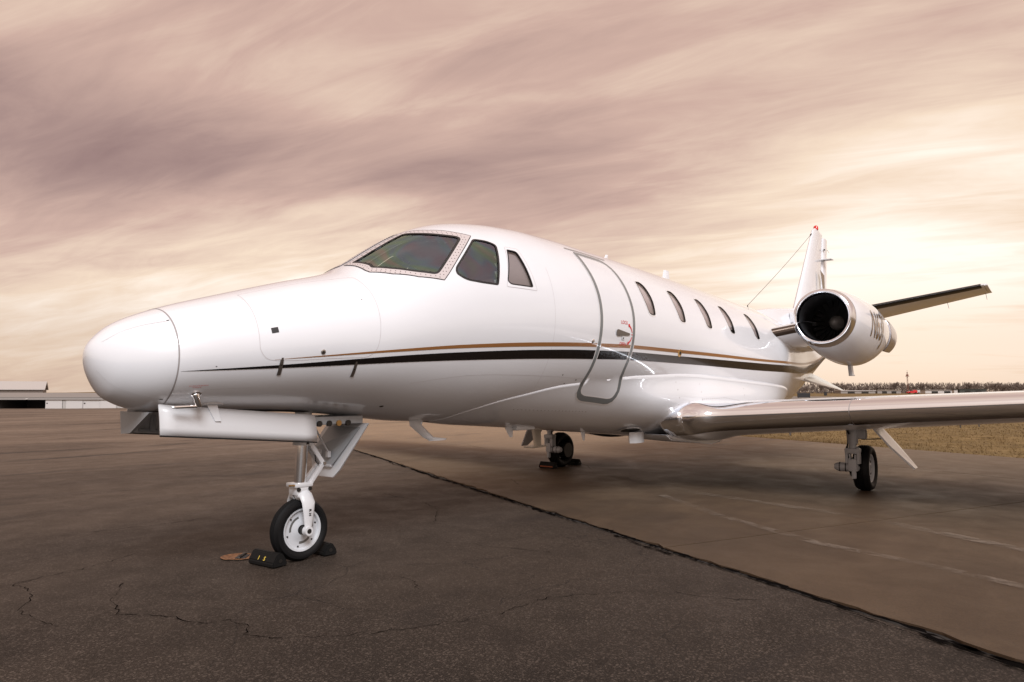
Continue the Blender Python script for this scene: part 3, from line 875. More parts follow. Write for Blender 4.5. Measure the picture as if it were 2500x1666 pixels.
ribbon('lock_arrow', [(3.335, 95.5), (3.36, 95.6)], .008, RED, door, .0045)
def skin_text(name, body, x0, t0, size, material, parent, off=.0045, squash=1.0, bold=0.0):
    V, F = text_mesh(body, 1.0, 0, bold)
    w = V[:, 0].max()
    xx = x0 + V[:, 0] * size * squash; tt = t0 - V[:, 1] * size / KTH
    p_, n_ = skin(xx, tt, off)
    f0 = F[0]
    if np.dot(np.cross(p_[f0[1]] - p_[f0[0]], p_[f0[2]] - p_[f0[0]]), n_[f0[0]]) < 0: F = [f[::-1] for f in F]
    return mesh_obj(name, p_, F, material, parent, True, n_)
skin_text('lock_lettering', 'LOCK', 3.125, 89.6, .052, RED, door)
skin_text('open_lettering', 'OPEN', 3.12, 103.2, .052, RED, door)
skin_text('caution_lettering', 'CAUTION', -.985, 116.6, .024, RED, FUS, .003)
skin_text('hot_lettering', 'HOT', -.962, 118.4, .024, RED, FUS, .003)
# wing-inspection panel rivet rows on the fairing
bm = bmesh.new()
def rivet_row(x0, t0, x1, t1, sp=.055):
    L_ = math.hypot(x1 - x0, (t1 - t0) * KTH); k = int(L_ / sp)
    for i in range(k + 1):
        x_ = x0 + (x1 - x0) * i / k; t_ = t0 + (t1 - t0) * i / k
        pp, nn_ = skin(np.array([x_]), np.array([t_]), .0005); m3 = frame_to(nn_[0])
        rr = bmesh.ops.create_cone(bm, cap_ends=True, segments=6, radius1=.0075, radius2=.006, depth=.002)
        for v in rr['verts']: v.co = Vector(pp[0]) + m3 @ v.co
for a in ((4.55, 119.5, 5.15, 118.4), (5.15, 118.4, 6.6, 117.8), (6.6, 117.8, 8.0, 118.2), (4.55, 119.5, 4.62, 134), (5.15, 118.4, 5.2, 130), (6.6, 117.8, 6.65, 130), (2.0, 152, 3.1, 150), (5.2, 129.5, 5.9, 128), (5.9, 128, 6.65, 130)):
    rivet_row(*a)
bm_obj('fairing_rivets', bm, mat('rivet_grey', (.42, .40, .40), .4, .4), FAIR)['kind'] = 'stuff'

# ================================================================== wings
def airfoil(t, camber=.015, n=26):
    """closed loop of (u, w): upper from trailing edge to nose, then lower back"""
    u = (1 - np.cos(np.linspace(0, math.pi, n))) / 2
    th = 5 * t * (.2969 * np.sqrt(u) - .126 * u - .3516 * u ** 2 + .2843 * u ** 3 - .1036 * u ** 4)
    c = camber * 4 * u * (1 - u)
    up = np.stack([u, c + th], 1); lo = np.stack([u, c - th], 1)
    return up, lo
def wing_section(y):
    """leading edge x, z, chord, thickness at |y|"""
    a = abs(y)
    xle = 4.98 + .13 * (a - 1.0) - .42 * math.exp(-max(0.0, a - .88) / .09)
    zle = .945 + .060 * (a - 1.0)
    xte = 7.95 - .055 * (a - 1.0)
    return xle, zle, xte - xle, .150 - .004 * (a - 1)
def loft(name, ys, sec, urange, material, parent, sgn, side='wrap', proud=0.0, camber=-.020, cap=False):
    """strip of the wing: wrap = round the nose from lower u1 to upper u1; upper / lower = u0..u1"""
    V = []; m = None
    for y in ys:
        x0, z0, c, t = sec(y); up, lo = airfoil(t, camber, 60)
        u0, u1 = urange
        if side == 'wrap':
            U = np.concatenate([np.linspace(math.sqrt(u1), 0, 22) ** 2]); 
            ul = np.interp(U, lo[:, 0], lo[:, 1]); uu = np.interp(U[::-1][1:], up[:, 0], up[:, 1])
            u = np.concatenate([U, U[::-1][1:]]); w = np.concatenate([ul, uu])
            # better nose: recompute thickness analytically
            th = 5 * t * (.2969 * np.sqrt(u) - .126 * u - .3516 * u ** 2 + .2843 * u ** 3 - .1036 * u ** 4); cm = camber * 4 * u * (1 - u)
            k = len(U); w = np.concatenate([cm[:k] - th[:k], cm[k:] + th[k:]])
        else:
            u = u0 + (u1 - u0) * (1 - np.cos(np.linspace(0, math.pi, 24))) / 2
            th = 5 * t * (.2969 * np.sqrt(u) - .126 * u - .3516 * u ** 2 + .2843 * u ** 3 - .1036 * u ** 4); cm = camber * 4 * u * (1 - u)
            w = cm + th if side == 'upper' else cm - th
        P = np.stack([x0 + u * c, np.full(len(u), -sgn * abs(y)), z0 + w * c], 1)
        if proud:
            g_ = np.gradient(P[:, [0, 2]], axis=0); nr = np.stack([-g_[:, 1], g_[:, 0]], 1); nr /= np.linalg.norm(nr, axis=1, keepdims=True) + 1e-9
            cen = np.array([x0 + .2 * c, z0]); sg = np.sign(np.sum((P[:, [0, 2]] - cen) * nr, 1, keepdims=True)); sg[sg == 0] = 1
            P[:, [0, 2]] += nr * sg * proud
        V.append(P); m = len(u)
    F = []
    for i in range(len(ys) - 1):
        for j in range(m - 1):
            F.append((i * m + j, i * m + j + 1, (i + 1) * m + j + 1, (i + 1) * m + j))
    if cap: F.append(tuple((len(ys) - 1) * m + j for j in range(m)))
    V = np.vstack(V)
    if sgn < 0: F = [f[::-1] for f in F]
    return mesh_obj(name, V, F, material, parent)
LE_METAL = mat('leading_edge_metal', (.90, .94, 1.0), .07, 1.0)
WING_W = mat('wing_white', (.78, .78, .79), .3, 0, .6)
for sgn in (1, -1):
    ys = np.concatenate([np.linspace(.62, 1.3, 24), np.linspace(1.4, 8.5, 26)])
    bm = bmesh.new(); me_parts = []
    wing = loft('wing', ys, wing_section, (0.0, 1.0), WING_W, jet, sgn, 'upper')
    loft('wing_lower_skin', ys, wing_section, (0.0, 1.0), WING_W, wing, sgn, 'lower')
    ys2 = np.concatenate([np.linspace(.64, 1.3, 30), np.linspace(1.36, 8.5, 30)])
    le = loft('wing_leading_edge', np.concatenate([ys2[ys2 < 2.5], [2.558]]), wing_section, (0, .085), LE_METAL, wing, sgn, 'wrap', .006)
    loft('wing_leading_edge', np.concatenate([[2.566], ys2[ys2 > 2.6]]), wing_section, (0, .085), LE_METAL, wing, sgn, 'wrap', .006)
    loft('leading_edge_joint', [2.552, 2.572], wing_section, (0, .085), SEAM, wing, sgn, 'wrap', .0045)
    # landing-light lens strip just inboard of the joint
    # tip cap
    x0, z0, c, t = wing_section(8.5)
    up, lo = airfoil(t, -.020, 30); loopv = [(x0 + u * c, -sgn * 8.5, z0 + w * c) for u, w in list(up[::-1]) + list(lo[1:])]
    mesh_obj('wing_tip', [(x0 + .4 * c, -sgn * 8.58, z0)] + loopv, [(0, 1 + i, 1 + (i + 1) % len(loopv)) for i in range(len(loopv))], WING_W, wing)
    # flap-track and tie-down fittings under the wing
    for yy, xx in ((1.75, 5.75), (2.05, 6.9), (3.45, 6.3), (3.62, 6.35)):
        x0, z0, c, t = wing_section(yy); u = (xx - x0) / c
        th = 5 * t * (.2969 * math.sqrt(u) - .126 * u - .3516 * u * u + .2843 * u ** 3 - .1036 * u ** 4)
        zb = z0 + (-.020 * 4 * u * (1 - u) - th) * c
        bm = bmesh.new(); add_box(bm, (xx, -sgn * yy, zb - .012), (.05, .018, .05), bevel=.004, taper=.6); bm_obj('drain_fitting', bm, WHITE_PLAIN, wing)

# ================================================================== tail
def surf(name, root, tip, material, parent, urange=(0, 1), t=.09, n=10, axis='y', proud=0.0):
    """tapered lifting surface between two (le, te) chords given as 3-D points; thickness normal to axis plane"""
    (rl, rt), (tl, tt) = [(Vector(a), Vector(b)) for a, b in (root, tip)]
    V = []; m = None
    for k in np.linspace(0, 1, n):
        l = rl.lerp(tl, k); e = rt.lerp(tt, k); ch = e - l; c = ch.length
        sp = (tl - rl).normalized(); nrm = ch.normalized().cross(sp).normalized()
        u0, u1 = urange
        if u0 == 0:
            U = np.linspace(math.sqrt(u1), 0, 18) ** 2
            u = np.concatenate([U, U[::-1][1:]]); s_ = np.concatenate([-np.ones(len(U)), np.ones(len(U) - 1)])
        else:
            U = np.linspace(u1, u0, 14); u = np.concatenate([U, U[::-1]]); s_ = np.concatenate([-np.ones(14), np.ones(14)])
        th = 5 * t * (.2969 * np.sqrt(u) - .126 * u - .3516 * u ** 2 + .2843 * u ** 3 - .1036 * u ** 4)
        for uu, ww in zip(u, s_ * th):
            V.append(l + ch * float(uu) + nrm * float(ww * c + math.copysign(proud, ww)))
        m = len(u)
    F = [(i * m + j, i * m + (j + 1) % m, (i + 1) * m + (j + 1) % m, (i + 1) * m + j) for i in range(n - 1) for j in range(m - (1 if u0 == 0 else 0))]
    F += [tuple(range(m))[::-1], tuple((n - 1) * m + j for j in range(m))]
    o = mesh_obj(name, V, F, material, parent)
    bm = bmesh.new(); bm.from_mesh(o.data); bmesh.ops.recalc_face_normals(bm, faces=bm.faces); bm.to_mesh(o.data); bm.free()
    o.data.set_sharp_from_angle(angle=R(40))
    return o
fin = surf('vertical_fin', ((11.30, 0, 2.44), (13.55, 0, 2.36)), ((13.13, 0, 4.90), (13.90, 0, 4.90)), WHITE, jet, t=.115)
surf('fin_cap', ((13.13, 0, 4.90), (13.92, 0, 4.90)), ((13.28, 0, 4.965), (13.80, 0, 4.945)), WHITE, fin, t=.10, n=4)
surf('rudder', ((13.565, 0, 2.95), (14.02, 0, 2.95)), ((13.905, 0, 4.84), (14.30, 0, 4.84)), WHITE, fin, (0, 1), t=.16)
for z in (3.45, 4.30, 4.55):
    x = 13.55 + (z - 2.36) * .138
    bm = bmesh.new(); add_box(bm, (x + .01, -.05, z), (.05, .03, .03), bevel=.006); bm_obj('rudder_hinge', bm, DARKMETAL, fin)
bm = bmesh.new(); add_box(bm, (13.82, -.10, 4.30), (.22, .26, .016), bevel=.004); bm_obj('navigation_vane', bm, WHITE_PLAIN, fin)
prism('fin_badge', [(13.25, -.115, 3.98), (13.60, -.10, 3.90), (13.60, -.10, 3.60), (13.43, -.115, 3.44)], .004, (0, 1, 0), mat('badge_bronze', (.20, .15, .10), .3, .6), fin)
bm = bmesh.new(); add_lathe(bm, [(4.95, .055), (4.99, .055), (5.03, .045), (5.05, .02), (5.055, .001)], (13.42, 0, 0), 'z', 16); bm_obj('beacon', bm, REDLENS, fin, smooth=True)
# dorsal fairing with a ram-air scoop
bm = bmesh.new(); rings = []
for x, z in ((9.0, 2.60), (9.45, 2.735), (10.2, 2.84), (10.9, 2.905), (11.5, 2.96), (12.2, 3.02), (13.2, 3.02)):
    w_ = .05 + .05 * (x - 9) / 4.2
    rings.append([bm.verts.new((x, y, zz)) for y, zz in ((-w_ * 2.4, 2.40), (-w_ * 1.35, z - .10), (-w_ * .8, z - .02), (0, z), (w_ * .8, z - .02), (w_ * 1.35, z - .10), (w_ * 2.4, 2.40))])
for a_, b_ in zip(rings[:-1], rings[1:]):
    for j in range(6): bm.faces.new((a_[j], a_[j + 1], b_[j + 1], b_[j]))
bm.faces.new(rings[0]); bm.faces.new(rings[-1][::-1])
dors = bm_obj('dorsal_fairing', bm, WHITE, jet, angle=50)
bm = bmesh.new(); add_box(bm, (11.22, -.20, 2.72), (.46, .16, .22), bevel=.03); bm_obj('ram_air_scoop', bm, WHITE, dors, angle=40)
bm = bmesh.new(); add_box(bm, (11.40, -.245, 2.72), (.16, .09, .18), bevel=.01); bm_obj('scoop_outlet', bm, BLACKHOLE, dors)
for sgn in (1, -1):
    def sp(a, xl, zl, xt, zt): return ((xl, -sgn * a, zl), (xt, -sgn * a, zt))
    rt_ = sp(.06, 12.45, 2.83, 14.05, 2.66); tp_ = sp(3.15, 13.07, 3.325, 14.16, 3.275)
    st = surf('horizontal_stabilizer', rt_, tp_, WHITE, jet, (0, 1), t=.095, n=8)
    k = .985
    tp2 = tuple(tuple(a + (b - a) * k for a, b in zip(r_, t_)) for r_, t_ in zip(rt_, tp_)); 
    r2 = tuple(tuple(a + (b - a) * .16 for a, b in zip(r_, t_)) for r_, t_ in zip(rt_, tp_))
    surf('de_ice_boot', r2, tp2, BOOT, st, (0, .11), t=.095, n=8, proud=.004)
    tl, tt = Vector(tp_[0]), Vector(tp_[1])
    surf('stabilizer_tip', tp_, (tuple(tl + Vector((.08, -sgn * .05, .01))), tuple(tt + Vector((-.03, -sgn * .05, .005)))), WHITE, st, t=.085, n=3)
    for k in (.76, .98):
        pt = Vector(rt_[1]).lerp(tt, k); bm = bmesh.new(); add_tube(bm, [pt, pt + Vector((.17, 0, -.10))], [.004, .003], 6); bm_obj('static_wick', bm, DARKMETAL, st)
    # ventral strake
    surf('ventral_strake', ((9.75, -sgn * .50, 1.50), (11.65, -sgn * .36, 1.60)), ((11.35, -sgn * .93, 1.275), (11.62, -sgn * .93, 1.268)), WHITE, jet, t=.03, n=4)
pt = Vector((13.60, -.05, 4.62))
for z in (4.62,):
    bm = bmesh.new(); add_tube(bm, [(14.28, 0, z), (14.46, 0, z - .05)], [.004, .003], 6); bm_obj('static_wick', bm, DARKMETAL, fin)
bm = bmesh.new(); add_tube(bm, [(9.10, 0, 2.62), (9.10, 0, 2.79)], [.014, .008], 8); o = bm_obj('antenna_post', bm, DARKMETAL, jet)
bm = bmesh.new(); add_tube(bm, [Vector((9.10, 0, 2.785)).lerp(Vector((13.12, 0, 4.82)), k) + Vector((0, 0, -.03 * math.sin(math.pi * k))) for k in np.linspace(0, 1, 10)], .0038, 6); bm_obj('antenna_wire', bm, DARKMETAL, jet)
bm = bmesh.new(); add_tube(bm, [(12.99, 0, 4.755), (13.12, 0, 4.82)], .014, 8); bm_obj('antenna_insulator', bm, DARKMETAL, fin)

# ================================================================== engines
SL = -.036
def nac_ring(x, ru, rl, rw, cy, cz, seg=56):
    return [Vector((x, cy + rw * math.sin(a), cz + (ru if math.cos(a) > 0 else rl) * math.cos(a))) for a in [2 * math.pi * j / seg for j in range(seg)]]
def rings_mesh(name, rings, material, parent, cap=False):
    m = len(rings[0]); V = [v for r_ in rings for v in r_]
    F = [(i * m + j, (i + 1) * m + j, (i + 1) * m + (j + 1) % m, i * m + (j + 1) % m) for i in range(len(rings) - 1) for j in range(m)]
    if cap: F.append(tuple((len(rings) - 1) * m + j for j in range(m)))
    o = mesh_obj(name, V, F, material, parent)
    return o
NX = 8.33; NZ = 2.415
def nz(x): return NZ + SL * (x - NX)
N_PROF = [(.15, .455, .470, .462), (.3, .478, .515, .487), (.6, .500, .575, .512), (1.0, .515, .635, .530), (1.5, .520, .665, .535), (1.8, .510, .655, .528), (2.1, .492, .610, .505), (2.4, .465, .540, .470), (2.7, .425, .46, .430), (2.95, .39, .40, .39)]
def nac_surf(x, a, cy, off):
    P = np.array(N_PROF); ru, rl, rw = (float(pch(np.array([x - NX]), P[:, 0], P[:, k])[0]) for k in (1, 2, 3))
    rz = ru if math.cos(a) > 0 else rl
    return Vector((x, cy - (rw + off) * math.sin(a), nz(x) + (rz + off) * math.cos(a)))
for sgn in (1, -1):
    cy = -1.45 * sgn
    xs = np.linspace(.15, 2.95, 46); P = np.array(N_PROF)
    rings = [nac_ring(NX + x, *(float(pch(np.array([x]), P[:, 0], P[:, k])[0]) for k in (1, 2, 3)), cy, nz(NX + x)) for x in xs]
    nac = rings_mesh('engine_nacelle', rings, WHITE, jet)
    lip = []
    for x, r_ in ((.152, .463), (.11, .459), (.07, .451), (.035, .440), (.012, .426), (.0, .410), (.004, .394), (.02, .381), (.05, .371), (.10, .364)):
        k = x / .15
        lip.append(nac_ring(NX + x, r_ - .008 * k * (r_ > .41), r_ + .008 * k * (r_ > .41), r_, cy, nz(NX + x)))
    rings_mesh('inlet_lip', lip, LIPMETAL, nac)
    rings_mesh('lip_seam', [nac_ring(NX + x, .4565, .4715, .4645, cy, nz(NX + x)) for x in (.148, .158)], SEAM, nac)
    duct = [nac_ring(NX + x, r_, r_, r_, cy, nz(NX + x)) for x, r_ in ((.10, .364), (.18, .360), (.3, .362), (.5, .372), (.75, .385), (1.0, .385))]
    rings_mesh('inlet_duct', duct, mat('inlet_liner', (.055, .055, .06), .35, .6), nac)
    rings_mesh('liner_joint', [nac_ring(NX + x, .3605, .3605, .3605, cy, nz(NX + x)) for x in (.20, .225)], mat('liner_band', (.02, .02, .02), .6), nac)
    bm = bmesh.new(); fx = NX + .86; fz = nz(fx)
    for b in range(24):
        a0 = 2 * math.pi * b / 24
        pr = []
        for r_ in (.12, .25, .382):
            tw = R(28 + 70 * (r_ - .1)); ch = .085
            e1 = Vector((0, math.cos(a0), math.sin(a0))); e2 = Vector((0, -math.sin(a0), math.cos(a0)))
            c = Vector((fx, cy, fz)) + e1 * r_; d_ = e2 * (math.sin(tw) * ch / 1) + Vector((math.cos(tw) * ch, 0, 0))
            pr.append((bm.verts.new(c - d_ / 2), bm.verts.new(c + d_ / 2)))
        for (a_, b_), (c_, d_) in zip(pr[:-1], pr[1:]): bm.faces.new((a_, b_, d_, c_))
    bm_obj('fan_blades', bm, mat('fan_metal', (.30, .30, .31), .30, .9), nac, smooth=True)['kind'] = 'stuff'
    bm = bmesh.new(); add_lathe(bm, [(-.16, .001), (-.155, .022), (-.13, .05), (-.07, .085), (0, .118), (.08, .13)], (fx, cy, fz), 'x', 32); bm_obj('spinner', bm, mat('spinner_grey', (.34, .32, .30), .4, .2), nac, smooth=True)
    bm = bmesh.new(); rr = bmesh.ops.create_circle(bm, cap_ends=True, segments=40, radius=.39)
    for v in rr['verts']: v.co = Vector((NX + .98, cy + v.co.x, nz(NX + .98) + v.co.y))
    bm_obj('duct_back', bm, BLACKHOLE, nac)
    # exhaust with reverser shroud
    rings_mesh('exhaust_shroud', [nac_ring(NX + x, r_, r_, r_, cy, nz(NX + x)) for x, r_ in ((2.9, .37), (3.05, .355), (3.25, .34), (3.42, .315), (3.43, .30), (3.2, .30), (3.0, .32))], STEEL, nac)
    bm = bmesh.new(); rr = bmesh.ops.create_circle(bm, cap_ends=True, segments=32, radius=.33)
    for v in rr['verts']: v.co = Vector((NX + 3.05, cy + v.co.x, nz(NX + 3.05) + v.co.y))
    bm_obj('exhaust_throat', bm, BLACKHOLE, nac)
    # reverser buckets clamped round the nozzle
    for up in (1,):
        V = []; F = []; aa = np.linspace(R(42), R(140), 14); xx = np.linspace(2.80, 3.50, 8)
        for i, x in enumerate(xx):
            for a_ in aa:
                r_ = .405 - .03 * (x - 2.80) - .06 * max(0, x - 3.25)
                V.append((NX + x, cy - sgn * r_ * 1.02 * math.sin(a_), nz(NX + x) + r_ * math.cos(a_)))
        k = len(aa)
        F = [(i * k + j, i * k + j + 1, (i + 1) * k + j + 1, (i + 1) * k + j) for i in range(7) for j in range(k - 1)]
        o = mesh_obj('reverser_bucket', V, F, mat('bucket_metal', (.62, .62, .66), .22, .9), nac)
        md = o.modifiers.new('thickness', 'SOLIDIFY'); md.thickness = .02; md.offset = 1
    # drain mast below
    x0 = NX + 1.62; zb = nz(x0) - .66
    bm = bmesh.new(); add_box(bm, (x0 + .03, cy, zb - .07), (.12, .06, .20), rot=Matrix.Rotation(R(-18), 3, 'Y'), bevel=.012); add_box(bm, (x0 + .09, cy, zb - .165), (.14, .07, .025), bevel=.006)
    bm_obj('engine_drain_mast', bm, WHITE_PLAIN, nac)
    # cowl seams
    for x in (1.42, 2.25):
        ring = []
        pr = [float(pch(np.array([x]), P[:, 0], P[:, k])[0]) + .0012 for k in (1, 2, 3)]
        pr2 = [float(pch(np.array([x + .006]), P[:, 0], P[:, k])[0]) + .0012 for k in (1, 2, 3)]
        rings_mesh('cowl_seam', [nac_ring(NX + x, *pr, cy, nz(NX + x)), nac_ring(NX + x + .006, *pr2, cy, nz(NX + x + .006))], SEAM_SOFT, nac)
    # pylon
    py = loft('pylon', np.linspace(.62, 1.12, 6), lambda y: (7.62 + (y - .62) * .95, 2.10 + (y - .62) * .28, 4.1, .085), (0, 1), WHITE, jet, sgn, 'upper', camber=0)
    loft('pylon_lower_skin', np.linspace(.62, 1.12, 6), lambda y: (7.62 + (y - .62) * .95, 2.10 + (y - .62) * .28, 4.1, .085), (0, 1), WHITE, py, sgn, 'lower', camber=0)
    loft('pylon_leading_edge', np.linspace(.80, 1.12, 6), lambda y: (7.62 + (y - .62) * .95, 2.10 + (y - .62) * .28, 4.1, .085), (0, .018), mat('dark_bronze_edge', (.10, .075, .06), .3, .8), py, sgn, 'wrap', .005, camber=0)
    # registration on the outboard cowl
    V, F = text_mesh('N63J', 1.0, 4, .012)
    P3 = []
    for v in V:
        u, w = (v[0] * .42, v[1] * .56)
        x = NX + (.86 + u if sgn > 0 else 2.9 - u); a_ = R(90) - (w - .20) / .53
        q = nac_surf(x, a_, 0, .006); P3.append((q.x, cy + sgn * (q.y), q.z))
    mesh_obj('registration_lettering', P3, F if sgn > 0 else F, mat('lettering_bronze', (.16, .095, .042), .28, .55, 1.0), nac)

# ================================================================== landing gear
TYRE = mat('tyre_rubber', (.006, .006, .0065), .6, spec=.2)
RIM_W = mat('rim_grey_white', (.55, .57, .60), .42)
def tyre_mesh(name, c, ro, wd, ri, parent, grooves=2):
    bm = bmesh.new(); pr = []
    hw = wd / 2
    pr = [(-hw * .62, ri), (-hw * .80, ri + .012), (-hw * .97, ri + (ro - ri) * .40), (-hw * 1.0, ri + (ro - ri) * .55), (-hw * .93, ri + (ro - ri) * .76), (-hw * .74, ro - .016), (-hw * .52, ro - .005)]
    mid = []
    for g_ in range(grooves):
        y = -hw * .42 + hw * .84 * (g_ + .5) / grooves
        mid += [(y - .006, ro), (y - .004, ro - .008), (y + .004, ro - .008), (y + .006, ro)]
    pr = pr + mid + [(-a, r_) for a, r_ in pr[::-1]]
    add_lathe(bm, pr, c, 'y', 64)
    return bm_obj(name, bm, TYRE, parent, angle=50)
# ---- nose gear
ng = tag(empty('nose_gear_tmp'), None); bpy.data.objects.remove(ng)
NC = Vector((.04, .0, .226))
bm = bmesh.new()
add_tube(bm, [(.055, 0, 1.10), (.052, 0, .88)], [.062, .062], 24); add_tube(bm, [(.052, 0, .90), (.050, 0, .845)], [.070, .070], 24)
ngear = bm_obj('nose_gear_leg', bm, WHITE_PLAIN, jet, angle=40)
bm = bmesh.new(); add_tube(bm, [(.050, 0, .86), (.036, 0, .565)], [.044, .044], 28); bm_obj('oleo_piston', bm, CHROME, ngear, angle=40)
# fork: crown and two blades
bm = bmesh.new()
add_box(bm, (.035, 0, .555), (.15, .13, .03), bevel=.008)
add_box(bm, (.035, 0, .515), (.115, .12, .075), bevel=.018)
def blade(sy):
    path = [((.04, sy * .015, .48), .055, .05), ((.045, sy * .07, .475), .055, .035), ((.05, sy * .098, .43), .055, .020), ((.05, sy * .104, .36), .046, .013), ((.048, sy * .106, .28), .034, .012), ((.045, sy * .108, .215), .028, .012), ((.045, sy * .108, .195), .020, .010)]
    rg = []
    for k, ((x, y, z), hx, hy) in enumerate(path):
        if k < 2: ring = [bm.verts.new((x + hx * math.cos(a), y + (0), z + hy * math.sin(a))) for a in [2 * math.pi * j / 14 for j in range(14)]]
        else: ring = [bm.verts.new((x + hx * math.cos(a), y + sy * hy * math.sin(a) * 1.0, z)) for a in [2 * math.pi * j / 14 for j in range(14)]]
        rg.append(ring)
    for a_, b_ in zip(rg[:-1], rg[1:]):
        for j in range(14): bm.faces.new((a_[j], a_[(j + 1) % 14], b_[(j + 1) % 14], b_[j]))
    bm.faces.new(rg[0]); bm.faces.new(rg[-1])
    add_tube(bm, [(NC.x, sy * .092, NC.z), (NC.x, sy * .132, NC.z)], [.036, .032], 20)
for sy in (-1, 1): blade(sy)
bm_obj('nose_fork', bm, WHITE_PLAIN, ngear, angle=45)
bm = bmesh.new(); add_tube(bm, [(NC.x, -.134, NC.z), (NC.x, .134, NC.z)], .018, 14); bm_obj('axle', bm, DARKMETAL, ngear, angle=40)
for sy, x in ((-1, .085), (-1, -.01)):
    bm = bmesh.new(); add_tube(bm, [(x, -.058, .525), (x, -.068, .525)], [.016, .014], 14); bm_obj('crown_bore', bm, DARKMETAL, ngear)
bm = bmesh.new(); add_tube(bm, [(-.085, -.05, .560), (-.01, -.05, .556)], [.007, .008], 10); bm_obj('tow_pin', bm, BRASS, ngear, angle=40)
# fork placard
for k, ch in enumerate('RH'):
    V, F = text_mesh(ch, .03, 0, .001)
    pts = [(.030 + v[1] * .9 + .012, -.1215 - .0 , .385 - v[0] - k * .028) for v in V]
    mesh_obj('fork_lettering', [(a, b, c) for a, b, c in pts], F, RUBBER, ngear, False)
# torque links
def link_bar(name, a, b, w, t, parent, m=WHITE_PLAIN):
    a, b = Vector(a), Vector(b); d_ = b - a; bm = bmesh.new()
    add_box(bm, (a + b) / 2, (t, w, d_.length), rot=frame_to(d_), bevel=min(w, t) * .2)
    return bm_obj(name, bm, m, parent)
link_bar('torque_link', (.09, -.025, .87), (.215, -.025, .70), .035, .03, ngear); link_bar('torque_link', (.09, .025, .87), (.215, .025, .70), .035, .03, ngear)
link_bar('torque_link', (.215, -.03, .70), (.09, -.04, .55), .028, .034, ngear); link_bar('torque_link', (.215, .03, .70), (.09, .04, .55), .028, .034, ngear)
bm = bmesh.new(); add_tube(bm, [(.215, -.06, .70), (.215, .06, .70)], .012, 10); bm_obj('link_pin', bm, STEEL, ngear)
# warning triangle on the leg
V = [(.036, -.0715, .853), (.068, -.0715, .853), (.052, -.0715, .884)]
mesh_obj('triangle_mark', V, [(0, 1, 2)], RUBBER, ngear, False)
bm = bmesh.new(); pts = [(.11, -.03, .86), (.14, -.03, .80), (.15, -.03, .72), (.20, -.03, .66), (.12, -.05, .57)]; add_tube(bm, pts, .005, 6); bm_obj('hydraulic_hose', bm, RUBBER, ngear, smooth=True)
# wheel
tyre_mesh('nose_tyre', NC, .226, .125, .150, ngear, 3)
def rim_mesh(c, ri, hw, parent, sy):
    bm = bmesh.new()
    add_lathe(bm, [(sy * hw * .66, ri + .012), (sy * hw * .74, ri + .006), (sy * hw * .70, ri - .006), (sy * hw * .46, ri - .016), (sy * hw * .40, ri * .70), (sy * hw * .46, ri * .50), (sy * hw * .62, ri * .36), (sy * hw * .64, ri * .24), (sy * hw * .2, ri * .22)], c, 'y', 48)
    return bm_obj('wheel_rim', bm, RIM_W, parent, angle=40)
for sy in (-1, 1):
    rm = rim_mesh(NC, .150, .0625, ngear, sy)
    if sy < 0:
        for k in range(6):
            a = 2 * math.pi * k / 6 + .3; bm = bmesh.new(); q = NC + Vector((math.cos(a) * .122, 0, math.sin(a) * .122))
            add_tube(bm, [q + Vector((0, -.024, 0)), q + Vector((0, -.033, 0))], [.007, .006], 8); bm_obj('rim_bolt', bm, DARKMETAL, ngear)
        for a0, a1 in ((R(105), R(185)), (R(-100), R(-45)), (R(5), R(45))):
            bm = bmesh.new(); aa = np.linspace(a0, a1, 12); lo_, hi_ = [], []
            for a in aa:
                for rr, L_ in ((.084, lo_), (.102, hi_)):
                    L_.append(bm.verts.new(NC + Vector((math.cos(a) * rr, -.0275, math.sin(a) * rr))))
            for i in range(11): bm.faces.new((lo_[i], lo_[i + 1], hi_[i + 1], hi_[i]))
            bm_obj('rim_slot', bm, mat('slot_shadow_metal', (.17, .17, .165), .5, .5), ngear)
        bm = bmesh.new(); add_tube(bm, [NC + Vector((0, -.03, 0)), NC + Vector((0, -.092, 0))], [.030, .027], 18); bm_obj('hub_spacer', bm, DARKMETAL, ngear, angle=40)
# nose gear doors
def bay_door(sy):
    V = []; xs = np.linspace(-1.10, 0.0, 12) ; n = len(xs); rows = 5
    for k in range(rows):
        t = k / (rows - 1)
        for x in xs:
            ztop = 1.165 - .085 * (x + 1.07)
            V.append((x, sy * (.222 + .036 * math.sin(t * math.pi * .5)), ztop - .185 * t))
    F = [(k * n + i, k * n + i + 1, (k + 1) * n + i + 1, (k + 1) * n + i) for k in range(rows - 1) for i in range(n - 1)]
    o = mesh_obj('nose_gear_door', V, F if sy < 0 else [f[::-1] for f in F], mat('gear_door_white', (.60, .605, .62), .45, 0, .15), jet)
    md = o.modifiers.new('thickness', 'SOLIDIFY'); md.thickness = .014; md.offset = 0
    bm = bmesh.new()
    for x in np.linspace(-.95, -.1, 6):
        zt = 1.135 - .09 * (x + 1.07); add_box(bm, (x, sy * .205, zt - .085), (.03, .03, .11), bevel=.005)
    add_box(bm, (-.53, sy * .225, .950), (1.0, .018, .022), rot=Matrix.Rotation(R(5.2), 3, 'Y'), bevel=.005)
    bm_obj('door_stiffener', bm, GREY_PAINT, o)
    bm = bmesh.new(); a = Vector((-1.10, sy * .262, 1.135 + .0027 - .158)); b = Vector((0, sy * .262, 1.135 - .0963 - .158)); add_tube(bm, [a, b], .006, 6); bm_obj('door_edge_seal', bm, RUBBER, o)
    return o
for sy in (-1, 1): bay_door(sy)
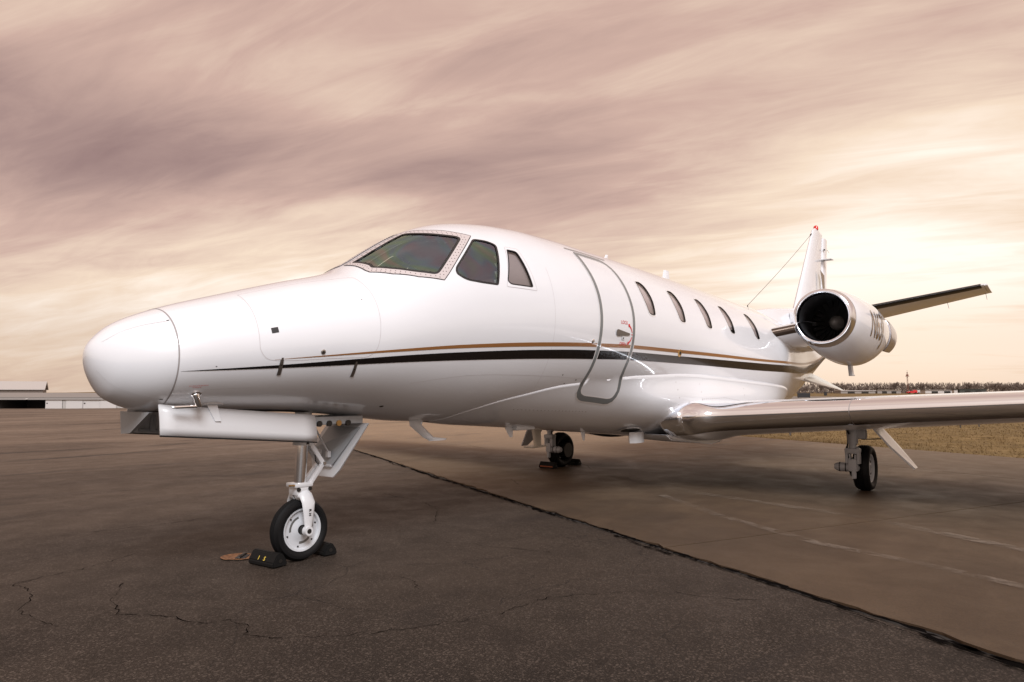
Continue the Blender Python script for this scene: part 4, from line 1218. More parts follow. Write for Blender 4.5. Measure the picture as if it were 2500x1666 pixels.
# wheel bay mouth and the grey box at its front
patch('nose_wheel_bay', [(-1.05, 158), (.02, 164), (.02, 196), (-1.05, 202)], INNER, FUS, .003)
prism('bay_front_panel', [(-1.13, -.20, 1.12), (-1.13, .24, 1.12), (-1.12, .24, .975), (-1.12, .10, .985)], .02, (1, 0, 0), GREY_PAINT, jet)
link_bar('door_actuator', (-1.0, -.12, 1.09), (-.90, -.21, 1.00), .02, .02, jet)
bm = bmesh.new(); add_box(bm, (.22, 0, 1.03), (.46, .42, .06), bevel=.01); bay2 = bm_obj('bay_rear_frame', bm, GREY_PAINT, jet)
for k in range(4):
    bm = bmesh.new(); add_tube(bm, [(.05 + k * .085, -.20, 1.01), (.05 + k * .085, -.222, 1.01)], .022, 14); bm_obj('frame_hole', bm, BRASS if k == 2 else DARKMETAL, bay2)
# rear door: pan-shaped panel with ribs on its inner face
RD = [(.46, -.27, 1.00), (.46, .25, 1.00), (.33, .29, .80), (.33, .27, .60), (.34, .23, .575), (.36, .03, .575), (.38, -.02, .63)]
rd = prism('rear_gear_door', RD, .02, (.93, .0, .3), WHITE_PLAIN, jet, .004)
prism('door_inner_pan', [(.435, -.20, .97), (.435, .20, .97), (.315, .23, .80), (.320, .20, .67), (.345, .03, .67)], .012, (.93, 0, .3), GREY_PAINT, rd, .003)
link_bar('door_rib', (.325, .21, .665), (.345, .04, .665), .02, .02, rd, WHITE_PLAIN)
link_bar('door_rod', (.12, -.03, 1.0), (.33, .06, .76), .012, .012, rd, WHITE_PLAIN)
link_bar('door_rod', (.10, .12, 1.0), (.31, .17, .77), .012, .012, rd, WHITE_PLAIN)
for y, z in ((.06, .755), (.17, .765)):
    bm = bmesh.new(); add_box(bm, (.325, y, z), (.03, .035, .05), bevel=.006); bm_obj('rod_lug', bm, WHITE_PLAIN, rd)

# ---- main gear
def main_gear(sgn, wx, wy):
    """wx, wy: tyre contact; trailing-link leg leads the wheel"""
    s = -sgn; W = Vector((wx, wy, .285))
    sx = wx - .36; sy = wy - s * .02
    bm = bmesh.new()
    add_tube(bm, [(sx + .03, sy - s * .03, .95), (sx + .02, sy - s * .03, .74), (sx, sy - s * .03, .60)], [.072, .072, .058], 22)
    add_tube(bm, [(sx, sy - s * .03, .62), (sx, sy - s * .03, .52)], [.045, .045], 18)
    add_box(bm, (sx + .04, sy + s * .06, .73), (.10, .13, .13), bevel=.03)
    leg = bm_obj('main_gear_leg', bm, mat('gear_grey', (.40, .41, .43), .42), jet, angle=40)
    m_ = MATS['gear_grey']
    # knuckle fork
    bm = bmesh.new()
    add_box(bm, (sx, sy - s * .03, .52), (.12, .17, .07), bevel=.02)
    for k in (-1, 1): add_box(bm, (sx, sy - s * .03 + k * .065, .44), (.10, .035, .16), bevel=.015)
    bm_obj('gear_knuckle', bm, m_, leg, angle=40)
    bm = bmesh.new()
    add_box(bm, (sx - .01, sy - s * .03, .345), (.09, .10, .15), bevel=.02)
    for k in (-1, 1): add_box(bm, (sx - .005, sy - s * .03 + k * .033, .43), (.07, .024, .10), bevel=.008)
    add_box(bm, (sx - .02, sy - s * .02, .235), (.05, .05, .11), bevel=.015)
    add_tube(bm, [(sx, sy - s * .03, .31), (wx, sy + s * .02, .285)], [.045, .045], 16)
    bm_obj('trailing_link', bm, m_, leg, angle=40)
    bm = bmesh.new(); add_tube(bm, [(sx + .02, sy - s * .05, .315), (sx + .01, sy - s * .20, .315), (sx + .01, sy - s * .245, .315)], [.055, .055, .035], 18); bm_obj('shock_cylinder', bm, m_, leg, angle=40)
    for k in (.11, .18):
        bm = bmesh.new(); add_tube(bm, [(sx + .015, sy - s * k, .315), (sx + .014, sy - s * (k + .012), .315)], [.059, .059], 18); bm_obj('hose_clamp', bm, RUBBER, leg)
    # brake stack and tyre
    bm = bmesh.new(); add_tube(bm, [W + Vector((0, -s * .16, 0)), W + Vector((0, -s * .04, 0))], [.12, .135], 24); bm_obj('brake_stack', bm, DARKMETAL, leg, angle=40)
    tyre_mesh('main_tyre', W, .285, .195, .168, leg, 4)
    rim_mesh(W, .168, .0975, leg, s)
    for k in range(9):
        a = 2 * math.pi * k / 9; bm = bmesh.new(); q = W + Vector((math.cos(a) * .112, s * .040, math.sin(a) * .112))
        add_tube(bm, [q, q + Vector((0, s * .008, 0))], [.018, .016], 10); bm_obj('rim_vent', bm, DARKMETAL, leg)
    bm = bmesh.new(); add_tube(bm, [(sx - .09, sy - s * .06, .88), (sx - .02, sy - s * .05, .76)], .012, 8); add_tube(bm, [(sx - .19, sy - s * .10, .87), (sx - .03, sy - s * .05, .72)], .014, 8); bm_obj('side_stay', bm, DARKMETAL, leg)
    bm = bmesh.new()
    for off in (-.09, -.115, -.10):
        pts = [(sx - .02 + RNG.uniform(-.02, .02), sy - s * .08 + RNG.uniform(-.015, .015), z) for z in (.80, .68, .56, .44, .36)]
        pts.append((sx + .05, sy - s * .12, .30)); add_tube(bm, pts, .008, 7)
    bm_obj('brake_hose', bm, RUBBER, leg, smooth=True)
    # door carried by the leg, swung outboard
    T = Vector((sx + .12, sy + s * .16, .86)); B = Vector((sx + .12, sy + s * .62, .335))
    dr = (B - T)
    poly = [T + Vector((-.20, 0, .02)), T + Vector((.22, 0, .02)), T + dr * .55 + Vector((.22, 0, 0)), B + Vector((.10, 0, 0)), B + Vector((-.06, 0, .0)), T + dr * .5 + Vector((-.20, 0, 0))]
    d1 = prism('main_gear_door', poly, .022, dr.cross(Vector((1, 0, 0))), WHITE, leg, .004)
    link_bar('door_link', (sx + .05, sy + s * .06, .66), tuple(T + dr * .35), .012, .012, leg, DARKMETAL)
    return leg
main_gear(1, 6.65, -2.37)
main_gear(-1, 6.42, 2.20)
# crew step hanging under the starboard belly
bm = bmesh.new()
add_box(bm, (3.50, .44, .73), (.13, .05, .26), rot=Matrix.Rotation(R(-8), 3, 'Y'), bevel=.012, taper=.8)
add_box(bm, (3.47, .44, .605), (.30, .14, .022), rot=Matrix.Rotation(R(6), 3, 'Z'), bevel=.008)
bm_obj('retractable_step', bm, mat('step_cream', (.55, .50, .42), .5), jet)

# ================================================================== ground
UH = Vector((.292, .956)).normalized()      # fall of the ground, towards the hangars
def ground_z(x, y):
    t = ((x - CAM.x) * UH.x + (y - CAM.y) * UH.y - 45) / 135.0
    t = np.clip(t, 0, 1)
    # the fall dies out to the right, where the field is level
    side = np.clip(((np.asarray(x) * .956 - np.asarray(y) * .292) + 10) / 160.0, 0, 1)
    side = 1 - side * side * (3 - 2 * side)
    return -3.2 * t * t * (3 - 2 * t) * side
D_ = np.array((.403, .915)); N_ = np.array((.915, -.403))       # apron joint direction and its normal
def uv(u, v): return D_ * u + N_ * v
def sheet(name, us, vs_, material, dz, kind='structure', parent=None):
    U, V = np.meshgrid(us, vs_, indexing='ij'); P = U[..., None] * D_ + V[..., None] * N_
    z = ground_z(P[..., 0], P[..., 1]) + dz
    pts = np.stack([P[..., 0], P[..., 1], z], -1).reshape(-1, 3); n = len(vs_)
    F = [(i * n + j, (i + 1) * n + j, (i + 1) * n + j + 1, i * n + j + 1) for i in range(len(us) - 1) for j in range(n - 1)]
    o = mesh_obj(name, pts, F, material, parent, True)
    bm = bmesh.new(); bm.from_mesh(o.data); bmesh.ops.recalc_face_normals(bm, faces=bm.faces)
    if sum(f.normal.z for f in bm.faces) < 0: bmesh.ops.reverse_faces(bm, faces=bm.faces)
    bm.to_mesh(o.data); bm.free()
    if kind and parent is None: o['kind'] = kind
    return o

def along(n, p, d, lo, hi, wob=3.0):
    """0..1 ramp along a ground direction with an uneven edge: paler far paving, with grazing sheen and a dark foreground put into its colour"""
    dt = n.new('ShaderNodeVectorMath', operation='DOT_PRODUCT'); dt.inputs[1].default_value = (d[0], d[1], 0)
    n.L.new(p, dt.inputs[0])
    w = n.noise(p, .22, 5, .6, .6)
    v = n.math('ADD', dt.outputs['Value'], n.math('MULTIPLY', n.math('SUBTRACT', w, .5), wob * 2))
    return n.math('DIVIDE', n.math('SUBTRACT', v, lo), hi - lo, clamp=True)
def m_asphalt():
    m = mat('asphalt', (.06, .055, .05), .8); n = NB(m); p = n.pos()
    grain = n.vor(p, 120.0, out='Color')
    sp_ = n.new('ShaderNodeSeparateColor'); n.L.new(grain, sp_.inputs[0])
    stone = n.ramp(sp_.outputs[0], [(.0, (.0040, .0030, .0025)), (.45, (.0090, .0069, .0056)), (.78, (.020, .0153, .0124)), (1.0, (.09, .072, .060))])  # near stones darkened further: foreground vignette put into the colour
    g2 = n.vor(p, 260.0, out='Color'); s2 = n.new('ShaderNodeSeparateColor'); n.L.new(g2, s2.inputs[0])
    stone = n.mix(n.ramp(s2.outputs[0], [(.80, 0.0), (.97, .5)]), stone, (.09, .072, .06))
    big = n.noise(p, .45, 5, .6, .4); mid = n.noise(p, 2.6, 6, .62, .3)
    c = n.mix(n.ramp(big, [(.35, 0.0), (.68, .45)]), stone, (.034, .0255, .0205))
    c = n.mix(n.ramp(mid, [(.45, 0.0), (.72, .5)]), c, (.008, .0065, .006))
    far_pale_sheen = along(n, p, (.45, .89), -3.5, 15.0, 3.0)  # tan far paving, plus grazing sheen and foreground vignette painted into the colour
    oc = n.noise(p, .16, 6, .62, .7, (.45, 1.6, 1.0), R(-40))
    far_pale_sheen_c = n.ramp(oc, [(.30, (.085, .058, .042)), (.48, (.23, .165, .120)), (.68, (.34, .25, .185))])
    far_pale_sheen_c = n.mix(.42, far_pale_sheen_c, stone)
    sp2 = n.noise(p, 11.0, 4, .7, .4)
    far_pale_sheen_c = n.mix(n.ramp(sp2, [(.60, 0.0), (.74, .55)]), far_pale_sheen_c, (.022, .017, .014))
    c = n.mix(n.math('MULTIPLY', far_pale_sheen, .92), c, far_pale_sheen_c)
    # dark oil and tar stains, long streaks from tyres and water
    st = n.noise(p, .55, 5, .62, .9, (.35, 1.3, 1.0), R(-38))
    c = n.mix(n.ramp(st, [(.56, 0.0), (.68, .7)]), c, (.020, .016, .015))
    wv = n.new('ShaderNodeVectorMath', operation='ADD')
    nz_ = n.new('ShaderNodeTexNoise'); nz_.inputs['Scale'].default_value = 3.0; nz_.inputs['Detail'].default_value = 5
    n.L.new(p, nz_.inputs[0]); sc_ = n.new('ShaderNodeVectorMath', operation='SCALE'); sc_.inputs['Scale'].default_value = .35
    n.L.new(nz_.outputs['Color'], sc_.inputs[0]); n.L.new(p, wv.inputs[0]); n.L.new(sc_.outputs[0], wv.inputs[1])
    cr = n.vor(wv.outputs[0], .75, 'DISTANCE_TO_EDGE')
    worn = n.noise(p, .33, 3, .5)
    cm = n.math('MULTIPLY', n.ramp(cr, [(.0, .8), (.0015, .5), (.004, 0.0)]), n.ramp(worn, [(.50, 0.0), (.62, 1.0)]))
    c = n.mix(cm, c, (.008, .007, .007))
    n.color(c)
    n.b.inputs['Specular IOR Level'].default_value = .16
    n.rough(n.ramp(mid, [(.3, .55), (.7, .78)]))
    h = n.math('ADD', n.math('MULTIPLY', sp_.outputs[1], .6), n.math('MULTIPLY', cm, -1.2))
    n.bump(h, .5, .005)
    return m
def m_concrete():
    m = mat('concrete', (.15, .12, .09), .75); n = NB(m); p = n.pos()
    fine = n.noise(p, 70, 4, .65); big = n.noise(p, .35, 5, .62, .5); mid = n.noise(p, 2.2, 6, .6, .4)
    c = n.ramp(big, [(.30, (.062, .040, .024)), (.55, (.088, .058, .035)), (.75, (.115, .078, .049))])
    c = n.mix(n.ramp(mid, [(.42, 0.0), (.78, .55)]), c, (.050, .035, .025))
    far_pale_sheen = along(n, p, (.60, .80), 2.0, 16.0, 2.0)  # near darkness and far sheen painted into the concrete colour
    c = n.mix(n.math('MULTIPLY', far_pale_sheen, .9), c, n.ramp(mid, [(.3, (.24, .165, .105)), (.7, (.36, .255, .165))]))
    c = n.mix(n.ramp(fine, [(.35, .45), (.6, 0.0)]), c, (.036, .026, .020))
    st = n.noise(p, .7, 5, .65, .8, (.35, 1, 1), R(-20))
    c = n.mix(n.ramp(st, [(.54, 0.0), (.74, .55)]), c, (.145, .100, .066))
    dk = n.noise(p, .5, 5, .62, .8, (.35, 1.1, 1), R(-38))
    c = n.mix(n.ramp(dk, [(.56, 0.0), (.72, .55)]), c, (.035, .026, .021))
    sk = n.noise(p, 9.0, 3, .6)
    c = n.mix(n.ramp(sk, [(.70, 0.0), (.78, .6)]), c, (.03, .024, .020))
    n.color(c); n.b.inputs['Specular IOR Level'].default_value = .18
    n.rough(n.ramp(mid, [(.3, .50), (.7, .70)]))
    n.bump(n.math('ADD', fine, n.math('MULTIPLY', mid, .6)), .25, .005)
    return m
def m_grass():
    m = mat('dry_grass', (.2, .14, .06), .9); n = NB(m); p = n.pos()
    a = n.noise(p, 1.4, 6, .68, .4); b = n.noise(p, .12, 4, .6)
    c = n.ramp(a, [(.28, (.070, .045, .018)), (.5, (.165, .108, .044)), (.72, (.250, .170, .076))])
    c = n.mix(n.ramp(b, [(.4, 0.0), (.7, .5)]), c, (.130, .092, .045))
    n.color(c); n.b.inputs['Specular IOR Level'].default_value = .15
    n.bump(n.noise(p, 12, 5, .7), .5, .03)
    return m
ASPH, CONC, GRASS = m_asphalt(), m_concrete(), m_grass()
def spaced(lo, hi, near, grow=1.25, first=2.0):
    out = [near]; st = first
    while out[-1] < hi: out.append(out[-1] + st); st *= grow
    st = first
    while out[0] > lo: out.insert(0, out[0] - st); st *= grow
    return np.array(out)
gu = spaced(-1500, 3500, 10, 1.18, 4); gv = spaced(-2500, 3500, 0, 1.18, 4)
ground = sheet('ground', gu, gv, GRASS, -.03)
V_EDGE = 2.69
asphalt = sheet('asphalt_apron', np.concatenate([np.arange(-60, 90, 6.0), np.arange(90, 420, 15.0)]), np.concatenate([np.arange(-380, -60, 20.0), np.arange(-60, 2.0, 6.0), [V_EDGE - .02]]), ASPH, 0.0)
# concrete slabs with sealed joints
under = sheet('slab_bedding', np.arange(-60, 121, 10.0), np.array([V_EDGE - .06, 6, 10, 13.5]), mat('joint_filler', (.020, .017, .015), .8), -.012)
apron = tag(empty('concrete_apron'), kind='structure')
ujs = [-60, -45.88, -30.88, -23.38, -15.88, -8.38, -.88, 6.62, 14.12, 21.62, 29.12, 36.62, 51.62, 66.62, 92, 120]
vjs = [V_EDGE + .02, 9.98, 13.45]
for i in range(len(ujs) - 1):
    for j in range(len(vjs) - 1):
        g_ = .009; u0, u1, v0, v1 = ujs[i] + g_, ujs[i + 1] - g_, vjs[j] + g_, vjs[j + 1] - g_
        # edge chips along the old asphalt joint and the grass verge
        bot, top = [], []
        nu = max(2, int((u1 - u0) / .12)) if (j == 0 and -9 < u0 < 25) else 2
        for k in range(nu + 1):
            u = u0 + (u1 - u0) * k / nu
            e = (RNG.random() ** 3) * .05 if nu > 2 else 0
            bot.append(uv(u, v0 + e)); top.append(uv(u, v1))
        bm = bmesh.new()
        A_ = [bm.verts.new((*q, .004 + RNG.uniform(-.002, .002) * 0)) for q in bot]; B_ = [bm.verts.new((*q, .004)) for q in top]
        A2 = [bm.verts.new((*q, -.011)) for q in bot]; B2 = [bm.verts.new((*q, -.011)) for q in top]
        for k in range(nu):
            bm.faces.new((A_[k], A_[k + 1], B_[k + 1], B_[k]))
            bm.faces.new((A_[k], A2[k], A2[k + 1], A_[k + 1])); bm.faces.new((B_[k], B_[k + 1], B2[k + 1], B2[k]))
        bm.faces.new((A_[0], B_[0], B2[0], A2[0])); bm.faces.new((A_[-1], A2[-1], B2[-1], B_[-1]))
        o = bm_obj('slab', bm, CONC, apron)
def ground_ribbon(name, pts, w, material, z, parent, jag=.0, closed=False):
    P = [np.array(q[:2], float) for q in pts]; out = []
    for a, b in zip(P[:-1], P[1:]):
        k = max(1, int(np.linalg.norm(b - a) / (.035 if jag else .5)))
        for i in range(k): out.append(a + (b - a) * i / k)
    out.append(P[-1]); out = np.array(out)
    if jag:
        nz_ = np.cumsum(RNG.normal(0, jag, (len(out), 2)), axis=0) * .7 + RNG.normal(0, jag * .5, (len(out), 2)); nz_ -= np.linspace(0, 1, len(out))[:, None] * nz_[-1]
        out = out + nz_
    t = np.gradient(out, axis=0); t /= np.linalg.norm(t, axis=1, keepdims=True) + 1e-9; nr = np.stack([-t[:, 1], t[:, 0]], 1)
    ww = w * (RNG.uniform(.05, 1.2, len(out)) * (.35 + .65 * np.abs(np.sin(np.cumsum(RNG.normal(0, .35, len(out)))))) if jag else np.ones(len(out)))
    if jag: ww[0] = ww[-1] = .002
    L_ = out + nr * ww[:, None] / 2; R_ = out - nr * ww[:, None] / 2; n = len(out)
    V = [(*q, float(ground_z(q[0], q[1])) + z) for q in L_] + [(*q, float(ground_z(q[0], q[1])) + z) for q in R_]
    return mesh_obj(name, V, [(i, n + i, n + i + 1, i + 1) for i in range(n - 1)], material, parent, False)
TAR = mat('crack_fill', (.005, .0042, .004), .95, spec=0.0)
A0, A1 = uv(-25, V_EDGE - .03), uv(60, V_EDGE - .03)
ground_ribbon('edge_joint', [A0, uv(-9, V_EDGE - .02)], .07, TAR, .0085, asphalt, .004)
for k in range(3):      # the broken joint between asphalt and concrete
    u0 = -9.0
    while u0 < 42:
        L_ = RNG.uniform(.6, 2.6); off = RNG.uniform(-.055, .01) - .02 * k
        ground_ribbon('edge_crack', [uv(u0, V_EDGE + off), uv(u0 + L_ * .5, V_EDGE + off + RNG.uniform(-.03, .02)), uv(u0 + L_, V_EDGE + off)], (.055, .04, .025)[k], TAR, .0088 + .0004 * k, asphalt, .006)
        u0 += L_ * (RNG.uniform(.7, .95) if k == 0 else RNG.uniform(1.0, 2.2))
CRACKS = [[(-1.05, .35), (-1.17, .05), (-1.22, -.25), (-1.20, -.36), (-1.10, -.52), (-1.08, -.68), (-1.02, -.78), (-.95, -.80), (-.92, -.98), (-.96, -1.08), (-.90, -1.20), (-.72, -1.42), (-.45, -1.66), (-.12, -1.90)],
          [(-.62, 1.12), (-1.15, .85), (-1.52, .78), (-1.50, .42), (-1.62, .18), (-1.60, -.30)],
          [(1.15, -.42), (1.30, -.72), (1.36, -1.02), (1.42, -1.30)], [(.20, -.88), (.20, -1.12), (.10, -1.25)],
          [(2.6, 2.2), (2.5, 1.4), (2.2, .8), (1.9, .5), (1.6, .2)], [(1.0, 2.4), (.2, 2.1), (-.8, 2.3)], [(-.12, -1.9), (.5, -2.05), (1.0, -2.5), (1.3, -3.1)],
          [(-2.2, 2.0), (-1.7, 1.2), (-1.9, .6)], [(5.0, 9.5), (3.0, 8.0), (.5, 8.6)], [(-4, 7), (-2, 5.2), (.4, 5.0), (1.8, 4.2)]]
for c in CRACKS: ground_ribbon('asphalt_crack', c, .0075, TAR, .0042, asphalt, .014)
for c in ([(6.4, 1.6), (7.0, 2.2), (7.5, 2.6)], [(4.2, 1.3), (4.6, 1.75)], [(9.0, -.4), (9.6, -.9)], [(8.2, 5.4), (8.8, 6.6)]):
    ground_ribbon('slab_crack', c, .012, TAR, .0085, apron, .008)
# worn-out paint lines on the concrete
def m_worn():
    m = bpy.data.materials.new('worn_paint'); m.use_nodes = True; n = NB(m); p = n.pos()
    f = n.noise(p, 7.0, 6, .7, .6); g_ = n.noise(p, .9, 3, .5)
    a = n.math('MULTIPLY', n.ramp(f, [(.40, 0.0), (.72, .75)]), n.ramp(g_, [(.35, 0.15), (.6, .85)]))
    n.b.inputs['Base Color'].default_value = (.26, .215, .175, 1); n.b.inputs['Roughness'].default_value = .8
    n.L.new(a, n.b.inputs['Alpha']); MATS['worn_paint'] = m; return m
WORN = m_worn()
ground_ribbon('worn_line', [(5.9, .9), (5.06, -.83), (4.56, -2.78), (3.92, -3.98), (3.2, -5.2)], .16, WORN, .0125, apron)
ground_ribbon('worn_line', [(4.6, -.6), (3.76, -1.65), (3.05, -2.82), (2.83, -3.58), (2.4, -4.6)], .12, WORN, .0125, apron)
# taxiway beyond the verge
def m_far(name, c0, c1):
    m = mat(name, c0, .7); n = NB(m); p = n.pos(); f = n.noise(p, .06, 4, .6); n.color(n.mix(n.ramp(f, [(.35, 0.), (.7, 1.)]), c0, c1)); return m
taxi = sheet('taxiway', np.array([-500, -200, 0, 300, 700, 1200.]), np.array([62., 90., 150.]), m_far('taxiway_pavement', (.13, .11, .095), (.18, .15, .125)), -.018)
# tufty verge: short dry blades along the near edge of the field
def verge():
    n = 26000; u = RNG.uniform(-12, 14, n); v = 13.46 + RNG.random(n) ** 1.6 * 15; P = np.outer(u, D_) + np.outer(v, N_)
    h = RNG.uniform(.015, .045, n); a = RNG.uniform(0, 2 * math.pi, n); le = RNG.normal(0, .03, (n, 2)); w = .008 + .0006 * (v - 13)
    V = np.zeros((n, 3, 3)); V[:, 0, :2] = P + np.stack([np.cos(a), np.sin(a)], 1) * w[:, None]; V[:, 1, :2] = P - np.stack([np.cos(a), np.sin(a)], 1) * w[:, None]
    V[:, 2, :2] = P + le; V[:, :2, 2] = -.03; V[:, 2, 2] = h - .02
    o = mesh_obj('grass_verge', V.reshape(-1, 3), [(3 * i, 3 * i + 1, 3 * i + 2) for i in range(n)], mat('grass_blade', (.185, .122, .048), .85), None, False)
    return tag(o, 'short dry straw-coloured grass beyond the concrete apron', 'grass', kind='stuff')
verge()

# ================================================================== things by the nose wheel
def chock(loc, rz, label, mark=None, L_=.20, w=.10, h=.085):
    e = tag(empty('wheel_chock', loc), label, 'wheel chock', 'rubber wheel chocks'); e.rotation_euler.z = rz
    bm = bmesh.new(); pr = [(-w / 2, 0), (w / 2, 0), (w / 2, h * .35), (w * .16, h), (-w * .16, h), (-w / 2, h * .35)]
    a = [bm.verts.new((x, -L_ / 2, z)) for x, z in pr]; b = [bm.verts.new((x, L_ / 2, z)) for x, z in pr]
    bm.faces.new(a); bm.faces.new(b[::-1])
    for i in range(6): bm.faces.new((a[i], b[i], b[(i + 1) % 6], a[(i + 1) % 6]))
    bmesh.ops.bevel(bm, geom=list(bm.edges), offset=.008, segments=2, affect='EDGES')
    bm_obj('chock_body', bm, mat('chock_rubber', (.006, .006, .006), .7, spec=.2), e)
    for y in (-L_ / 2, L_ / 2):
        bm = bmesh.new(); add_tube(bm, [(0, y - .002, h * .45), (0, y + .002, h * .45)], .014, 12); bm_obj('rope_hole', bm, DARKMETAL, e)
    if mark == 'letters':
        sl_ = math.atan2(h * .65, w * .34)
        for ch, y0 in (('S', -.035), ('1', .03)):
            V, F = text_mesh(ch, .045, 0, .001)
            pts = [(-w / 2 + .006 + v[1] * math.cos(sl_) * .9 - .0 - math.sin(sl_) * .0015 - .004, y0 - v[0] * 1.0 + .012, h * .35 + .004 + v[1] * math.sin(sl_) * .9 + .006) for v in V]
            mesh_obj('yellow_lettering', pts, F, mat('yellow_paint', (.55, .40, .06), .6), e, False)
    if mark == 'orange':
        bm = bmesh.new(); add_box(bm, (-w / 2 - .0015, 0, h * .30), (.003, L_ * .8, .02)); bm_obj('orange_band', bm, mat('orange_paint_shaded', (.22, .05, .01), .7), e)  # orange darkened: the shade under the aircraft is put into the paint colour
    return e
c1 = chock((-.185, .045, .004), R(6), 'black rubber chock with yellow lettering in front of the nose wheel', 'letters', .29, .12, .095)
chock((.275, .03, .004), R(-4), 'black rubber chock wedged behind the nose wheel', None, .22, .11, .09)
chock((6.08, 2.20, .008), R(3), 'black chock with orange band in front of the far main wheel', 'orange', .30, .12, .10)
chock((6.77, 2.20, .008), R(-4), 'black chock behind the far main wheel', None, .30, .12, .10)
bm = bmesh.new(); add_tube(bm, [(-.20, .16, .045), (-.10, .20, .012), (.10, .21, .011), (.24, .17, .04)], .007, 8)
tag(bm_obj('chock_rope', bm, mat('dark_rope', (.03, .026, .022), .9), None, True), 'dark rope joining the two nose wheel chocks', 'rope')
# tie-down recess: rusty oval pan with a bar across
td = tag(empty('tie_down_anchor', (-.205, .415, .004)), 'rusty oval tie-down recess in the asphalt left of the nose wheel', 'tie-down'); td.rotation_euler.z = R(-48)
bm = bmesh.new(); add_lathe(bm, [(.004, .125), (.007, .118), (.004, .108), (-.0, .07), (.001, .001)], (0, 0, 0), 'z', 28)
for v in bm.verts: v.co.x *= 1.05; v.co.y *= .82 + .06 * math.sin(5 * math.atan2(v.co.y, v.co.x))
m = mat('rusty_pan', (.22, .10, .045), .85); nb = NB(m); nb.color(nb.ramp(nb.noise(nb.pos(), 40, 5, .6), [(.3, (.10, .045, .022)), (.6, (.27, .13, .06)), (.8, (.34, .19, .10))]))
bm_obj('recess_pan', bm, m, td, smooth=True)
bm = bmesh.new(); add_tube(bm, [(.03, -.085, .006), (.03, -.04, .016), (.03, .04, .016), (.03, .085, .006)], .011, 10); bm_obj('tie_bar', bm, DARKMETAL, td, smooth=True)
bm = bmesh.new(); add_box(bm, (.03, 0, .004), (.075, .11, .006), bevel=.002); bm_obj('bar_slot', bm, INNER, td)

# ================================================================== hangars on the left
def place(depth, px):      # a point on the level field at a distance and bearing
    f = Vector((FWD.x, FWD.y)).normalized(); r_ = Vector((RGT.x, RGT.y)).normalized()
    return np.array((CAM.x, CAM.y)) + np.array(f) * depth + np.array(r_) * depth * px
HA = np.array((44.0, 219.5)); HB = np.array((100.0, 155.0))     # front line of the hangar row
hd = (HB - HA) / np.linalg.norm(HB - HA); hn = np.array((-hd[1], hd[0]));
if np.dot(hn, np.array((CAM.x, CAM.y)) - HA) > 0: hn = -hn      # away from the apron
HWALL = mat('hangar_white', (.52, .50, .49), .6); HROOF = mat('hangar_roof', (.22, .20, .185), .6)
HZ = -3.22
hg = tag(empty('hangar_row', (HA[0], HA[1], HZ)), 'long low white hangar row with grey roof and one open black bay', 'hangar')
hg.rotation_euler.z = math.atan2(hd[1], hd[0])
def hbox(name, x0, x1, y0, y1, z0, z1, m, parent=hg, bev=0):
    bm = bmesh.new(); add_box(bm, ((x0 + x1) / 2, (y0 + y1) / 2, (z0 + z1) / 2), (x1 - x0, y1 - y0, z1 - z0), bevel=bev); return bm_obj(name, bm, m, parent)
sgy = 1 if np.dot(np.array((-math.sin(hg.rotation_euler.z), math.cos(hg.rotation_euler.z))), hn) > 0 else -1
LEN = float(np.linalg.norm(HB - HA))
def hy(a, b): return (min(sgy * a, sgy * b), max(sgy * a, sgy * b))
hbox('back_wall', 0, LEN, *hy(11.8, 12), 0, 3.0, HWALL); hbox('side_wall', 0, .2, *hy(.3, 11.8), 0, 3.0, HWALL); hbox('side_wall', LEN - .2, LEN, *hy(.3, 11.8), 0, 3.0, HWALL)
prism('roof', [(-.6, sgy * -.6, 2.95), (-.6, sgy * -.55, 3.15), (-.6, sgy * 6, 4.15), (-.6, sgy * 12.6, 3.0), (-.6, sgy * 12.6, 2.9), (-.6, sgy * 6, 3.9)], .01, (1, 0, 0), HROOF, hg)
bm = bmesh.new(); pr = [(sgy * -.6, 2.90), (sgy * -.55, 3.12), (sgy * 6, 4.15), (sgy * 12.6, 3.0), (sgy * 12.6, 2.85), (sgy * 6, 3.9)]
a = [bm.verts.new((-.5, y, z)) for y, z in pr]; b = [bm.verts.new((LEN + .5, y, z)) for y, z in pr]; bm.faces.new(a); bm.faces.new(b[::-1])
for i in range(6): bm.faces.new((a[i], b[i], b[(i + 1) % 6], a[(i + 1) % 6]))
bm_obj('roof_sheet', bm, HROOF, hg)
hbox('fascia', -.4, LEN + .4, *hy(-.50, -.38), 2.35, 2.98, mat('hangar_fascia', (.30, .28, .265), .6))
OPEN_X0, OPEN_X1 = 7.2, 19.6
hbox('floor_slab', 0, LEN, *hy(-.3, 11.8), -.15, .02, mat('hangar_floor', (.16, .14, .12), .8))
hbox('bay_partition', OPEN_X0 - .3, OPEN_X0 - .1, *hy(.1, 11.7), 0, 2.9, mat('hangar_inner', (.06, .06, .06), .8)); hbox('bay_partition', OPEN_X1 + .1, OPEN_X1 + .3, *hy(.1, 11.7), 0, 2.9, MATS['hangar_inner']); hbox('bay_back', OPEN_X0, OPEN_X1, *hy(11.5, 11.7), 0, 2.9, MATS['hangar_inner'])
x = 0.0; widths = [7.0]
x = OPEN_X1 + .25; k = 0
hbox('door_panel', .1, OPEN_X0 - .3, *hy(-.1, .0), .05, 2.6, HWALL)
while x < LEN - 1:
    w_ = 4.4 if k % 4 != 1 else .9
    if x + w_ > LEN: break
    d_ = .0 if k % 2 else .08
    hbox('door_panel', x, x + w_ - .08, *hy(-.1 - d_, .0 - d_), .05, 2.36, HWALL if w_ > 1 else mat('hangar_post', (.40, .385, .37), .6), bev=.01)
    if k % 3 == 0: hbox('door_handle', x + .25, x + .6, *hy(-.24, -.16), 1.3, 1.55, DARKMETAL)
    x += w_; k += 1
